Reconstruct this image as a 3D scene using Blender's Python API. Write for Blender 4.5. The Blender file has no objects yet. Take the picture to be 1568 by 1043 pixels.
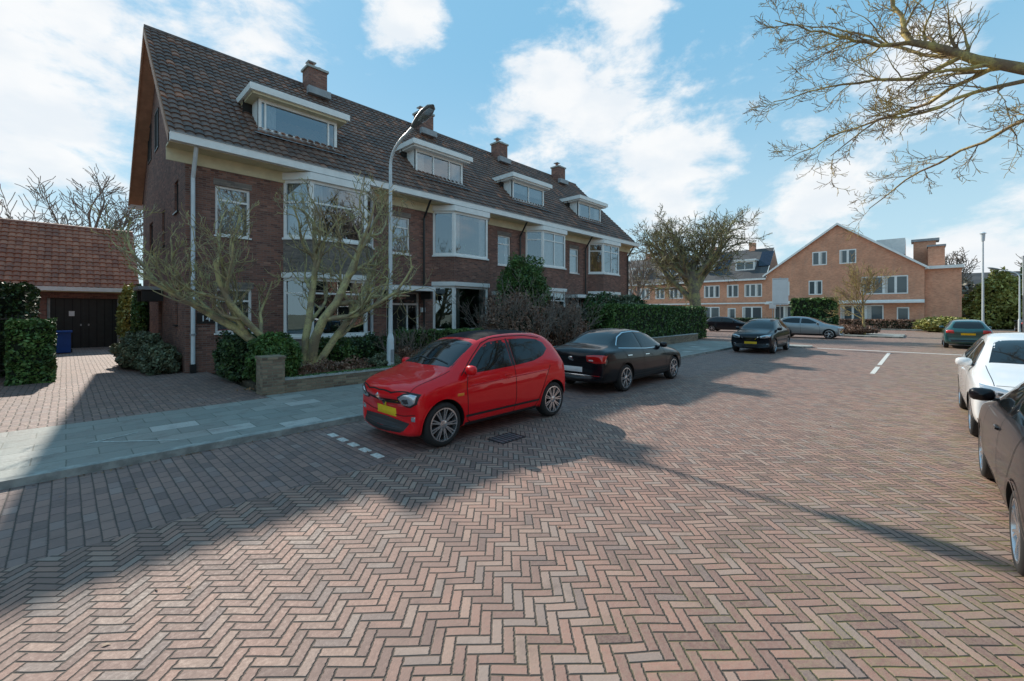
import bpy, math, random, bmesh
import numpy as np
from mathutils import Vector, Matrix
from mathutils.bvhtree import BVHTree
random.seed(7); RS=np.random.RandomState(11)
scene=bpy.context.scene
COL=scene.collection
# ------------------------------------------------------------------ node helpers
class NT:
    def __init__(s,tree):
        s.t=tree; s.n=tree.nodes; s.l=tree.links
    def put(s,inp,v):
        if v is None: return
        if isinstance(v,bpy.types.NodeSocket): s.l.new(v,inp)
        else:
            try: inp.default_value=v
            except Exception:
                inp.default_value=(v[0],v[1],v[2],1.0) if len(v)==3 else v
    def m(s,op,a,b=None,c=None,clamp=False):
        n=s.n.new('ShaderNodeMath'); n.operation=op; n.use_clamp=clamp
        s.put(n.inputs[0],a); s.put(n.inputs[1],b); s.put(n.inputs[2],c); return n.outputs[0]
    def vm(s,op,a,b=None,out=0):
        n=s.n.new('ShaderNodeVectorMath'); n.operation=op
        s.put(n.inputs[0],a); s.put(n.inputs[1],b)
        return n.outputs['Value'] if op in('LENGTH','DISTANCE','DOT_PRODUCT') else n.outputs[0]
    def mix(s,f,a,b,mode='MIX'):
        n=s.n.new('ShaderNodeMix'); n.data_type='RGBA'; n.blend_type=mode
        s.put(n.inputs[0],f)
        for i,v in((6,a),(7,b)):
            if isinstance(v,(tuple,list)) and len(v)==3: v=(*v,1)
            s.put(n.inputs[i],v)
        return n.outputs[2]
    def sm(s,v,a,b,c=0.0,d=1.0):
        n=s.n.new('ShaderNodeMapRange'); n.interpolation_type='SMOOTHSTEP'
        s.put(n.inputs[0],v); n.inputs[1].default_value=a; n.inputs[2].default_value=b
        n.inputs[3].default_value=c; n.inputs[4].default_value=d; return n.outputs[0]
    def noise(s,vec,scale,detail=4,rough=.55,dist=0):
        n=s.n.new('ShaderNodeTexNoise'); s.put(n.inputs['Vector'],vec)
        n.inputs['Scale'].default_value=scale; n.inputs['Detail'].default_value=detail
        n.inputs['Roughness'].default_value=rough; n.inputs['Distortion'].default_value=dist
        return n.outputs['Fac']
    def wn(s,vec):
        n=s.n.new('ShaderNodeTexWhiteNoise'); s.put(n.inputs['Vector'],vec); return n.outputs['Value'],n.outputs['Color']
    def ramp(s,f,stops,const=False):
        n=s.n.new('ShaderNodeValToRGB'); s.put(n.inputs[0],f); r=n.color_ramp
        if const: r.interpolation='CONSTANT'
        while len(r.elements)<len(stops): r.elements.new(.5)
        for e,(p,c) in zip(r.elements,stops): e.position=p; e.color=(*c,1)
        return n.outputs[0]
    def sep(s,v):
        n=s.n.new('ShaderNodeSeparateXYZ'); s.put(n.inputs[0],v); return n.outputs
    def comb(s,x,y,z):
        n=s.n.new('ShaderNodeCombineXYZ'); s.put(n.inputs[0],x); s.put(n.inputs[1],y); s.put(n.inputs[2],z); return n.outputs[0]
    def bump(s,h,strength=.5,dist=.01):
        n=s.n.new('ShaderNodeBump'); n.inputs['Strength'].default_value=strength
        n.inputs['Distance'].default_value=dist; s.put(n.inputs['Height'],h); return n.outputs[0]
    def uv(s):
        return s.n.new('ShaderNodeTexCoord').outputs['UV']
    def obj(s): return s.n.new('ShaderNodeTexCoord').outputs['Object']
    def pos(s): return s.n.new('ShaderNodeNewGeometry').outputs['Position']
    def isl(s): return s.n.new('ShaderNodeNewGeometry').outputs['Random Per Island']
MATS={}
def mat(name,rough=.6,color=(.5,.5,.5),metal=0,coat=0,spec=None,trans=0):
    m=bpy.data.materials.new(name); m.use_nodes=True; MATS[name]=m
    nt=NT(m.node_tree); b=m.node_tree.nodes['Principled BSDF']
    b.inputs['Base Color'].default_value=(*color,1); b.inputs['Roughness'].default_value=rough
    b.inputs['Metallic'].default_value=metal; b.inputs['Coat Weight'].default_value=coat
    b.inputs['Coat Roughness'].default_value=.03
    if spec is not None: b.inputs['Specular IOR Level'].default_value=spec
    return nt,b
def vary(name,c,rough=.6,amt=.25,scale=6,bump=0,**k):
    nt,b=mat(name,rough,c,**k)
    f=nt.noise(nt.pos(),scale,4,.6)
    nt.put(b.inputs['Base Color'],nt.mix(nt.sm(f,.3,.7),tuple(x*(1-amt) for x in c),tuple(min(1,x*(1+amt)) for x in c)))
    if bump: nt.put(b.inputs['Normal'],nt.bump(f,bump,.01))
    return nt,b
# paving
def herring(nt,vec,s,ang,N=3):
    x,y,_=nt.sep(vec)[:3]
    ca,sa=math.cos(ang)/s,math.sin(ang)/s
    u=nt.m('ADD',nt.m('MULTIPLY',x,ca),nt.m('MULTIPLY',y,sa)); v=nt.m('SUBTRACT',nt.m('MULTIPLY',y,ca),nt.m('MULTIPLY',x,sa))
    i=nt.m('FLOOR',u); j=nt.m('FLOOR',v); fu=nt.m('SUBTRACT',u,i); fv=nt.m('SUBTRACT',v,j)
    mm=nt.m('ROUND',nt.m('FLOORED_MODULO',nt.m('SUBTRACT',i,j),float(2*N)))
    isV=nt.m('GREATER_THAN',mm,N-.5); isH=nt.m('SUBTRACT',1.0,isV)
    mh=nt.m('MULTIPLY',mm,isH); mv=nt.m('MULTIPLY',nt.m('SUBTRACT',2.0*N-1,mm),isV)
    xl=nt.m('ADD',fu,mh); yl=nt.m('ADD',fv,mv)
    xw=nt.m('ADD',1.0,nt.m('MULTIPLY',isH,N-1.0)); yh=nt.m('ADD',1.0,nt.m('MULTIPLY',isV,N-1.0))
    e=nt.m('MINIMUM',nt.m('MINIMUM',xl,nt.m('SUBTRACT',xw,xl)),nt.m('MINIMUM',yl,nt.m('SUBTRACT',yh,yl)))
    idv=nt.comb(nt.m('SUBTRACT',i,mh),nt.m('SUBTRACT',j,mv),isV)
    return e,idv,xl,yl
def stretcher(nt,vec,w,h,ang=0):
    x,y,_=nt.sep(vec)[:3]
    ca,sa=math.cos(ang),math.sin(ang)
    u=nt.m('DIVIDE',nt.m('ADD',nt.m('MULTIPLY',x,ca),nt.m('MULTIPLY',y,sa)),w); v=nt.m('DIVIDE',nt.m('SUBTRACT',nt.m('MULTIPLY',y,ca),nt.m('MULTIPLY',x,sa)),h)
    j=nt.m('FLOOR',v); u=nt.m('ADD',u,nt.m('MULTIPLY',nt.m('FLOORED_MODULO',j,2.0),.5)); i=nt.m('FLOOR',u)
    fu=nt.m('SUBTRACT',u,i); fv=nt.m('SUBTRACT',v,j)
    r=w/h
    e=nt.m('MINIMUM',nt.m('MULTIPLY',nt.m('MINIMUM',fu,nt.m('SUBTRACT',1.0,fu)),r),nt.m('MINIMUM',fv,nt.m('SUBTRACT',1.0,fv)))
    return e,nt.comb(i,j,.5),fu,fv
def paving(name,kind,cols,joint,w=.2,h=.1,ang=0.0,moss=0,jw=(.03,.1),bs=.9,N=3):
    nt,b=mat(name,.75)
    p=nt.pos()
    wob=nt.m('MULTIPLY',nt.m('SUBTRACT',nt.noise(p,1.1,2),.5),.05 if kind=='h' else .018)
    pw=nt.vm('ADD',p,nt.comb(wob,wob,0.0))
    rg=nt.m('MULTIPLY',nt.m('SUBTRACT',nt.noise(p,45,1),.5),.010)
    pw=nt.vm('ADD',pw,nt.comb(rg,nt.m('MULTIPLY',rg,-1),0.0))
    e,idv,xl,yl=herring(nt,pw,h,ang,N) if kind=='h' else stretcher(nt,pw,w,h,ang)
    r,rc=nt.wn(idv)
    rr=nt.sep(rc)
    base=nt.ramp(r,cols)
    big=nt.noise(p,.35,3,.6); fine=nt.noise(p,35,4,.7); mid=nt.noise(p,4,4,.6)
    base=nt.mix(nt.sm(fine,.35,.7,0,.35),base,(.34,.265,.225),'MIX')
    base=nt.mix(nt.sm(big,.38,.65,0,.3),base,(.25,.18,.15))
    base=nt.mix(nt.sm(mid,.5,.75,0,.38),base,(.11,.075,.065))
    jf=nt.sm(nt.m('ADD',e,nt.m('MULTIPLY',nt.m('SUBTRACT',fine,.5),.08)),jw[0],jw[1])
    jc=joint
    if moss:
        x,y,_=nt.sep(p)[:3]
        mf=nt.m('MULTIPLY',nt.sm(y,2.4,-1.4),nt.sm(mid,.38,.64))
        jc=nt.mix(mf,joint,(.19,.175,.05))
        base=nt.mix(nt.m('MULTIPLY',mf,nt.sm(fine,.42,.58,0,.5)),base,(.25,.21,.10))
    col=nt.mix(jf,jc,base)
    nt.put(b.inputs['Base Color'],col)
    hgt=nt.m('ADD',nt.m('MULTIPLY',nt.sm(e,.0,.16),1.0),nt.m('MULTIPLY',fine,.4))
    hgt=nt.m('ADD',hgt,nt.m('MULTIPLY',rr[0],.5))
    hgt=nt.m('ADD',hgt,nt.m('MULTIPLY',nt.m('MULTIPLY',nt.m('SUBTRACT',rr[1],.5),xl),.3))
    hgt=nt.m('ADD',hgt,nt.m('MULTIPLY',nt.m('MULTIPLY',nt.m('SUBTRACT',rr[2],.5),yl),.3))
    nt.put(b.inputs['Normal'],nt.bump(hgt,bs,.008))
    nt.put(b.inputs['Roughness'],nt.sm(fine,.3,.7,.6,.85))
    return nt,b
RC=[(0,(.14,.08,.068)),(.18,(.27,.15,.118)),(.42,(.35,.19,.142)),(.58,(.20,.11,.09)),(.76,(.37,.23,.175)),(.9,(.30,.225,.19)),(1,(.17,.115,.105))]
paving('road_brick','h',RC,(.065,.05,.04),h=.068,ang=math.radians(45),moss=1,jw=(.04,.14),bs=.9)
RC2=[(0,(.14,.09,.085)),(.3,(.24,.145,.125)),(.6,(.29,.17,.14)),(.85,(.18,.115,.11)),(1,(.29,.21,.19))]
paving('lane_brick','s',RC2,(.065,.052,.045),w=.21,h=.105,ang=math.radians(90),jw=(.02,.08),bs=.7)
paving('drive_brick','h',RC2,(.085,.07,.055),h=.105,ang=0.0,N=2)
paving('walk_tile','s',[(0,(.21,.24,.225)),(.5,(.25,.28,.26)),(.86,(.28,.31,.285)),(.95,(.34,.355,.33)),(1,(.52,.53,.50))],(.12,.13,.11),w=.6,h=.4,ang=0.0,jw=(.008,.022),bs=.4)
# walls
def brickwall(name,cols,mortar,w=.21,h=.065):
    nt,b=mat(name,.85)
    e,idv,_,_=stretcher(nt,nt.uv(),w,h)
    r,_=nt.wn(idv); base=nt.ramp(r,cols)
    n=nt.noise(nt.pos(),.8,5,.6); n2=nt.noise(nt.pos(),20,3); n3=nt.noise(nt.vm('MULTIPLY',nt.pos(),(2.5,2.5,.5)),1.0,4,.6)
    base=nt.mix(nt.sm(n,.35,.7,0,.4),base,tuple(x*.45 for x in cols[0][1]))
    base=nt.mix(nt.sm(n2,.5,.8,0,.3),base,tuple(min(1,x*1.5) for x in cols[-1][1]))
    col=nt.mix(nt.sm(e,.04,.14),mortar,base)
    col=nt.mix(nt.sm(n3,.52,.75,0,.3),col,tuple(x*.6 for x in mortar))
    nt.put(b.inputs['Base Color'],col)
    nt.put(b.inputs['Normal'],nt.bump(nt.sm(e,.02,.16),.5,.006))
brickwall('brick',[(0,(.12,.055,.045)),(.3,(.23,.10,.073)),(.6,(.31,.135,.092)),(.85,(.17,.078,.06)),(1,(.39,.20,.145))],(.20,.162,.14))
brickwall('brick_grey',[(0,(.15,.125,.11)),(.5,(.22,.185,.16)),(1,(.30,.24,.2))],(.18,.16,.14))
brickwall('brick_orange',[(0,(.62,.25,.14)),(.5,(.76,.33,.19)),(1,(.80,.38,.23))],(.62,.42,.32))
brickwall('brick_garden',[(0,(.16,.11,.08)),(.5,(.27,.19,.13)),(1,(.33,.25,.17))],(.2,.2,.14))
def tiles(name,cols,accent):
    nt,b=mat(name,.6)
    u,v,_=nt.sep(nt.uv())[:3]
    idv=nt.comb(nt.m('FLOOR',u),nt.m('FLOOR',v),0.0)
    r,rc=nt.wn(idv); base=nt.ramp(r,cols)
    n=nt.noise(nt.pos(),1.2,5,.65); n2=nt.noise(nt.pos(),14,4,.7)
    base=nt.mix(nt.m('MULTIPLY',nt.sm(n,.45,.62),nt.sm(n2,.42,.6,0,.6)),base,accent)
    base=nt.mix(nt.sm(n2,.55,.75,0,.4),base,(.16,.16,.09))
    nt.put(b.inputs['Base Color'],base)
    nt.put(b.inputs['Normal'],nt.bump(n2,.3,.01))
tiles('roof_tile',[(0,(.09,.06,.05)),(.5,(.145,.09,.07)),(.8,(.19,.11,.08)),(.95,(.27,.135,.09)),(1,(.42,.17,.09))],(.25,.12,.075))
tiles('roof_tile_red',[(0,(.26,.085,.045)),(.5,(.36,.12,.06)),(1,(.46,.18,.10))],(.2,.09,.06))
tiles('roof_dark',[(0,(.05,.05,.055)),(1,(.09,.085,.085))],(.08,.08,.08))
vary('white_paint',(.84,.83,.80),.45,.05,3)
vary('cream',(.66,.58,.38),.6,.08,3)
vary('lead',(.30,.31,.32),.5,.15,4)
vary('brown_wood',(.50,.27,.17),.6,.15,3)
vary('dark_paint',(.02,.022,.022),.35,.2,3)
vary('door_green',(.03,.045,.04),.3,.2,3)
vary('concrete',(.36,.37,.35),.85,.2,8,.3)
vary('kerb_mat',(.30,.31,.29),.85,.3,6,.3)
vary('pipe_white',(.66,.70,.72),.4,.06,4)
vary('lamp_paint',(.62,.67,.69),.35,.05,4)
vary('lamp_head_mat',(.16,.17,.17),.4,.1,4)
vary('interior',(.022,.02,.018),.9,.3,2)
vary('curtain',(.55,.53,.50),.9,.12,9)
vary('blind',(.5,.52,.52),.9,.06,9)
vary('soil',(.12,.09,.06),.95,.4,7,.6)
vary('ground_mat',(.15,.15,.10),.95,.3,.4)
vary('blue_plastic',(.02,.10,.42),.4,.1,3)
vary('steel',(.35,.36,.37),.35,.1,5,metal=.7)
vary('sign_white',(.78,.80,.80),.5,.04,3)
vary('solar',(.015,.02,.04),.15,.2,3)
vary('mark_white',(.62,.61,.57),.7,.25,25)
vary('chalk',(.48,.49,.46),.8,.25,18)
vary('pot_cap',(.28,.12,.08),.7,.2,5)
vary('ridge_tile',(.13,.085,.07),.7,.3,5)
# glass for houses
m=bpy.data.materials.new('house_glass'); m.use_nodes=True; MATS['house_glass']=m
nt=NT(m.node_tree); m.node_tree.nodes.remove(m.node_tree.nodes['Principled BSDF'])
tr=nt.n.new('ShaderNodeBsdfTransparent'); tr.inputs[0].default_value=(.78,.83,.84,1)
gl=nt.n.new('ShaderNodeBsdfGlossy'); gl.inputs['Roughness'].default_value=.01; gl.inputs[0].default_value=(.82,.92,1,1)
nt.put(gl.inputs['Normal'],nt.bump(nt.noise(nt.pos(),.9,2),.05,.02))
fr=nt.n.new('ShaderNodeFresnel'); fr.inputs[0].default_value=1.55
ff=nt.m('ADD',nt.m('MULTIPLY',fr.outputs[0],1.6),.16,clamp=True)
ms=nt.n.new('ShaderNodeMixShader'); nt.put(ms.inputs[0],ff); nt.l.new(tr.outputs[0],ms.inputs[1]); nt.l.new(gl.outputs[0],ms.inputs[2])
nt.l.new(ms.outputs[0],m.node_tree.nodes['Material Output'].inputs[0])
# bark / leaves
def bark(name,c1,c2,c3):
    nt,b=mat(name,.9)
    f=nt.noise(nt.pos(),3,4,.7); g=nt.noise(nt.pos(),25,2)
    c=nt.mix(nt.sm(f,.4,.62),c1,c2); c=nt.mix(nt.sm(g,.55,.7,0,.6),c,c3)
    nt.put(b.inputs['Base Color'],c); nt.put(b.inputs['Normal'],nt.bump(g,.7,.02))
bark('bark_lichen',(.24,.165,.10),(.54,.42,.15),(.14,.10,.07))
bark('bark_magnolia',(.30,.24,.15),(.52,.46,.22),(.18,.15,.11))
bark('bark_grey',(.17,.14,.11),(.36,.34,.15),(.09,.08,.07))
bark('bark_far',(.18,.145,.125),(.25,.20,.16),(.12,.09,.08))
def leafm(name,c1,c2,c3):
    nt,b=mat(name,.55); r=nt.isl()
    c=nt.ramp(r,[(0,c1),(.55,c2),(1,c3)])
    n=nt.noise(nt.pos(),2.2,3); c=nt.mix(nt.sm(n,.4,.65,0,.55),c,tuple(x*.45 for x in c1))
    nt.put(b.inputs['Base Color'],c)
leafm('leaf_dark',(.02,.045,.016),(.045,.095,.028),(.11,.18,.05))
leafm('leaf_green',(.035,.085,.018),(.085,.175,.035),(.19,.30,.08))
leafm('leaf_grey',(.08,.105,.06),(.15,.18,.10),(.25,.28,.17))
leafm('leaf_brown',(.16,.08,.055),(.29,.165,.11),(.42,.26,.17))
leafm('leaf_yellow',(.18,.19,.04),(.32,.31,.07),(.45,.42,.12))
leafm('leaf_far',(.10,.09,.065),(.16,.14,.10),(.22,.2,.14))
leafm('leaf_litter',(.14,.07,.03),(.28,.15,.06),(.42,.27,.12))
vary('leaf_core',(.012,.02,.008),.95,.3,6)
# car mats
def paint(name,c,metal=.0,rough=.28,dust=.12,spec=None,coat=1.0):
    nt,b=mat(name,rough,c,metal,coat=coat,spec=spec)
    g=nt.noise(nt.obj(),3,4)
    z=nt.sep(nt.obj())[2]
    cc=nt.mix(nt.m('MULTIPLY',nt.sm(z,.45,.18),nt.sm(g,.3,.7,.2*dust,dust)),c,(.22,.19,.16))
    nt.put(b.inputs['Base Color'],cc)
    nt.put(b.inputs['Normal'],nt.bump(g,.015,.02))
paint('paint_red',(.74,.004,.010),0,.4,.06,.1,.8); paint('paint_black',(.006,.007,.010),0,.3,.08,.1,.6); paint('paint_white',(.80,.81,.81))
paint('paint_navy',(.007,.009,.014),0,.3,.08,.1,.6); paint('paint_green',(.02,.10,.10),.3); paint('paint_grey',(.30,.32,.33),.6); paint('paint_brown',(.010,.009,.011),0,.3,.08,.1,.6)
mat('car_glass',.04,(.010,.013,.015),0,coat=.1); mat('rubber',.8,(.02,.02,.02)); mat('trim',.5,(.018,.018,.02))
mat('seam',.8,(.004,.004,.004))
mat('chrome',.12,(.7,.7,.72),1.0); mat('rim',.25,(.60,.60,.62),.9); mat('rim_dark',.35,(.05,.05,.055),.6)
mat('lens',.06,(.50,.54,.58),.6,coat=1); mat('lens_dark',.1,(.06,.07,.08),.4,coat=1); mat('tail',.1,(.5,.012,.01),0,coat=1); mat('tail_w',.1,(.7,.6,.6),0,coat=1)
vary('plate_yellow',(.90,.60,.02),.5,.05,8); vary('plate_white',(.80,.80,.78),.5,.05,8); vary('roof_fabric',(.018,.018,.021),.9,.2,60,spec=.2)
mat('orange_lens',.2,(.8,.25,.02),0,coat=1)
mat('far_glass',.08,(.08,.10,.11),0,coat=.5)
vary('plate_text',(.03,.03,.03),.6,.1,9)

# ------------------------------------------------------------------ mesh builder
def empty(name,loc=(0,0,0),rotz=0,scale=1):
    e=bpy.data.objects.new(name,None); COL.objects.link(e); e.location=loc; e.rotation_euler=(0,0,rotz)
    e.scale=(scale,)*3 if not isinstance(scale,tuple) else scale
    e.empty_display_size=.3; return e
class MB:
    def __init__(s): s.v=[]; s.f=[]; s.m=[]; s.u={}; s.ml=[]
    def mi(s,k):
        if k not in s.ml: s.ml.append(k)
        return s.ml.index(k)
    def face(s,pts,mt,uv=None):
        b=len(s.v); s.v.extend([tuple(p) for p in pts]); s.f.append(tuple(range(b,b+len(pts)))); s.m.append(s.mi(mt))
        if uv: s.u[len(s.f)-1]=uv
    def box(s,x0,x1,y0,y1,z0,z1,mt,M=None):
        c=[Vector(p) for p in((x0,y0,z0),(x1,y0,z0),(x1,y1,z0),(x0,y1,z0),(x0,y0,z1),(x1,y0,z1),(x1,y1,z1),(x0,y1,z1))]
        if M is not None: c=[M@p for p in c]
        for q in((0,1,5,4),(1,2,6,5),(2,3,7,6),(3,0,4,7),(4,5,6,7),(3,2,1,0)):
            s.face([c[i] for i in q],mt)
    def raw(s,verts,faces,mt,M=None):
        b=len(s.v)
        for p in verts:
            p=Vector(p)
            if M is not None: p=M@p
            s.v.append(tuple(p))
        k=s.mi(mt)
        for f in faces: s.f.append(tuple(b+i for i in f)); s.m.append(k)
    def prism(s,poly,z0,z1,mt,top=None):
        n=len(poly)
        for i in range(n):
            a=poly[i]; b=poly[(i+1)%n]
            s.face([(a[0],a[1],z0),(b[0],b[1],z0),(b[0],b[1],z1),(a[0],a[1],z1)],mt)
        s.face([(p[0],p[1],z1) for p in poly],top or mt); s.face([(p[0],p[1],z0) for p in reversed(poly)],top or mt)
    def cyl(s,p0,p1,r0,r1,mt,n=12,caps=True):
        p0=Vector(p0); p1=Vector(p1); d=(p1-p0).normalized()
        a=d.orthogonal().normalized(); b=d.cross(a)
        vs=[];
        for p,r in((p0,r0),(p1,r1)):
            for i in range(n):
                t=2*math.pi*i/n; vs.append(p+a*(r*math.cos(t))+b*(r*math.sin(t)))
        fs=[(i,(i+1)%n,n+(i+1)%n,n+i) for i in range(n)]
        if caps: fs+= [tuple(range(n-1,-1,-1)),tuple(range(n,2*n))]
        s.raw(vs,fs,mt)
    def lathe(s,prof,mt,M,n=32):
        vs=[];fs=[];k=len(prof)
        for i in range(n):
            t=2*math.pi*i/n
            for r,y in prof: vs.append((r*math.cos(t),y,r*math.sin(t)))
        for i in range(n):
            for j in range(k-1):
                a=i*k+j;b=((i+1)%n)*k+j
                fs.append((a,b,b+1,a+1))
        s.raw(vs,fs,mt,M)
    def obj(s,name,parent=None,smooth=False,ang=35,bevel=0):
        me=bpy.data.meshes.new(name); me.from_pydata(s.v,[],s.f)
        for k in s.ml: me.materials.append(MATS[k])
        me.polygons.foreach_set('material_index',s.m)
        uvl=me.uv_layers.new(name='UVMap'); data=np.zeros((len(me.loops),2))
        li=0
        for fi,f in enumerate(s.f):
            if fi in s.u:
                for k,q in enumerate(s.u[fi]): data[li+k]=q
            elif len(s.f)<60000:
                p=[Vector(s.v[i]) for i in f]
                n=(p[1]-p[0]).cross(p[2]-p[1])
                if n.length>1e-12: n.normalize()
                if abs(n.z)>.9:
                    for k,q in enumerate(p): data[li+k]=(q.x,q.y)
                else:
                    t=Vector((-n.y,n.x,0)); t.normalize(); w=n.cross(t)
                    for k,q in enumerate(p): data[li+k]=(q.dot(t),q.dot(w) if abs(n.z)>.15 else q.z)
            li+=len(f)
        uvl.data.foreach_set('uv',data.ravel())
        if smooth:
            me.polygons.foreach_set('use_smooth',[True]*len(me.polygons)); me.set_sharp_from_angle(angle=math.radians(ang))
        o=bpy.data.objects.new(name,me); COL.objects.link(o)
        if bevel:
            bv=o.modifiers.new('bevel','BEVEL'); bv.width=bevel; bv.segments=2; bv.limit_method='ANGLE'
        if parent: o.parent=parent
        return o
def LM(ox,oy,dx,dy,z=0):
    return Matrix(((dx,-dy,0,ox),(dy,dx,0,oy),(0,0,1,z),(0,0,0,1)))
def wall(mb,M,L,z0,z1,holes,mt,depth=.12):
    xs=sorted({0,L,*[h[0] for h in holes],*[h[1] for h in holes]}); zs=sorted({z0,z1,*[h[2] for h in holes],*[h[3] for h in holes]})
    P=lambda a,b,c:M@Vector((a,b,c))
    for i in range(len(xs)-1):
        for j in range(len(zs)-1):
            cx=(xs[i]+xs[i+1])/2; cz=(zs[j]+zs[j+1])/2
            if any(h[0]<cx<h[1] and h[2]<cz<h[3] for h in holes): continue
            mb.face([P(xs[i],0,zs[j]),P(xs[i+1],0,zs[j]),P(xs[i+1],0,zs[j+1]),P(xs[i],0,zs[j+1])],mt)
    for a0,a1,b0,b1 in holes:
        mb.face([P(a0,0,b0),P(a0,0,b1),P(a0,depth,b1),P(a0,depth,b0)],mt)
        mb.face([P(a1,0,b1),P(a1,0,b0),P(a1,depth,b0),P(a1,depth,b1)],mt)
        mb.face([P(a0,0,b1),P(a1,0,b1),P(a1,depth,b1),P(a0,depth,b1)],mt)
        mb.face([P(a1,0,b0),P(a0,0,b0),P(a0,depth,b0),P(a1,depth,b0)],mt)
def window(fr,gl,inn,M,a0,a1,z0,z1,d=.06,cols=(),trans=(),fw=.07,cur='sides',fm='white_paint',sill=True):
    fr.box(a0,a0+fw,d,d+.09,z0,z1,fm,M); fr.box(a1-fw,a1,d,d+.09,z0,z1,fm,M)
    fr.box(a0+fw,a1-fw,d,d+.09,z0,z0+fw,fm,M); fr.box(a0+fw,a1-fw,d,d+.09,z1-fw,z1,fm,M)
    for c in cols:
        x=a0+(a1-a0)*c; fr.box(x-.03,x+.03,d+.004,d+.085,z0+fw,z1-fw,fm,M)
    for c in trans:
        z=z0+(z1-z0)*c; fr.box(a0+fw,a1-fw,d+.008,d+.08,z-.03,z+.03,fm,M)
    if sill: fr.box(a0-.04,a1+.04,-.05,d-.002,z0-.05,z0-.004,fm,M)
    P=lambda a,b,c:M@Vector((a,b,c))
    g=d+.045
    gl.face([P(a0+fw/2,g,z0+fw/2),P(a1-fw/2,g,z0+fw/2),P(a1-fw/2,g,z1-fw/2),P(a0+fw/2,g,z1-fw/2)],'house_glass')
    y=d+.7
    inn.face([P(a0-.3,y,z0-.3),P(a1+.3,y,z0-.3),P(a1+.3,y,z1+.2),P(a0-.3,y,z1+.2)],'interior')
    w=a1-a0
    def drape(x0,x1,zt,zb,mt='curtain'):
        n=max(4,int((x1-x0)/.04)); y0=d+.16
        for k in range(n):
            xa=x0+(x1-x0)*k/n; xb=x0+(x1-x0)*(k+1)/n
            ya=y0+(.02 if k%2 else 0); yb=y0+(0 if k%2 else .02)
            inn.face([P(xa,ya,zb),P(xb,yb,zb),P(xb,yb,zt),P(xa,ya,zt)],mt)
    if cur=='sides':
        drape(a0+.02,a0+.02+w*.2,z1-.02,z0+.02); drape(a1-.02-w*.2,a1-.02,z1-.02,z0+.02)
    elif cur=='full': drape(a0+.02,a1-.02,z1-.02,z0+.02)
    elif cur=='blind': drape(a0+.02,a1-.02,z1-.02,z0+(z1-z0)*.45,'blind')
    elif cur=='left': drape(a0+.02,a0+w*.22,z1-.02,z0+.02)
def tile_roof(name,parent,x0,x1,ey,ez,ry,rz,mt='roof_tile',tw=.24,th=.31):
    L=math.hypot(ry-ey,rz-ez); n=max(1,round(L/th)); sp=6
    nx=int(round((x1-x0)/tw*sp))+1
    xs=np.linspace(x0,x1,nx)
    prof=np.abs(np.sin(np.pi*xs/tw))**.7*.045
    ty,tz=(ry-ey)/L,(rz-ez)/L; ny,nz=-tz,ty
    if nz<0: ny,nz=-ny,-nz
    rows=[];vv=[]
    for k in range(n):
        for f,h in((0,.0),(.001,.045),(.5,.025),(.999,.004)):
            rows.append(((k+f)/n*L,h)); vv.append(k+min(max(f,.01),.99))
    V=[]
    rj=RS.rand(n)*.008
    sag=.03*np.sin(xs*.9+1)*np.sin(xs*.37)
    for r,(s,h) in enumerate(rows):
        jit=rj[r//4]
        hh=prof+h+jit+sag*math.sin(math.pi*s/L)
        A=ey+ty*s+ny*hh; Z=ez+tz*s+nz*hh
        V.append(np.stack([xs,A,Z],1))
    V=np.concatenate(V); R=len(rows)
    idx=np.arange(R*nx).reshape(R,nx)
    F=np.stack([idx[:-1,:-1],idx[:-1,1:],idx[1:,1:],idx[1:,:-1]],-1).reshape(-1,4)
    me=bpy.data.meshes.new(name); me.from_pydata(V.tolist(),[],F.tolist()); me.materials.append(MATS[mt])
    U=np.stack([np.tile(xs/tw,R),np.repeat(np.array(vv),nx)],1)
    uvl=me.uv_layers.new(name='UVMap')
    fu=U[F]; c=fu.mean(1,keepdims=True); fl=np.floor(c); fu=np.clip(fu,fl+.001,fl+.999)
    uvl.data.foreach_set('uv',fu.reshape(-1))
    o=bpy.data.objects.new(name,me); COL.objects.link(o); o.parent=parent
    return o
# ------------------------------------------------------------------ ground
g=MB(); g.face([(-300,-300,-.03),(500,-300,-.03),(500,400,-.03),(-300,400,-.03)],'ground_mat'); g.obj('ground')
g=MB(); g.face([(-25,-2.6,0),(28.5,-2.6,0),(28.5,4.9,0),(-25,4.9,0)],'road_brick')
g.face([(28.5,-70,0),(60,-70,0),(60,70,0),(28.5,70,0)],'road_brick')
g.face([(60,-16,0),(200,-16,0),(200,-3.5,0),(60,-3.5,0)],'road_brick'); g.obj('road')
g=MB(); g.face([(-25,4.9,0),(28.5,4.9,0),(28.5,7.1,0),(-25,7.1,0)],'lane_brick')
g.obj('parking_lane')
g=MB(); g.box(-25,28.3,7.25,10.0,-.02,.085,'walk_tile'); g.box(-25,28.3,7.1,7.248,-.02,.09,'kerb_mat')
g.box(3.0,28.3,10.002,10.3,-.02,.085,'walk_tile')
g.prism([(26.6,7.098),(26.9,4.6),(27.4,4.2),(28.1,4.3),(28.3,5.0),(28.3,7.098)],-.02,.09,'kerb_mat')
g.box(-25,28.3,-2.75,-2.602,-.02,.10,'kerb_mat'); g.box(-25,28.3,-6,-2.752,-.02,.095,'walk_tile')
g.box(60,69,-3.3,70,-.02,.1,'walk_tile'); g.box(42,47.5,1.0,7.0,-.02,.1,'walk_tile'); g.box(24.5,28.3,10.302,40,-.02,.085,'walk_tile')
g.obj('sidewalk')
g=MB(); g.box(-3.4,2.98,10.002,31,-.02,.08,'drive_brick'); g.obj('driveway')
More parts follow.
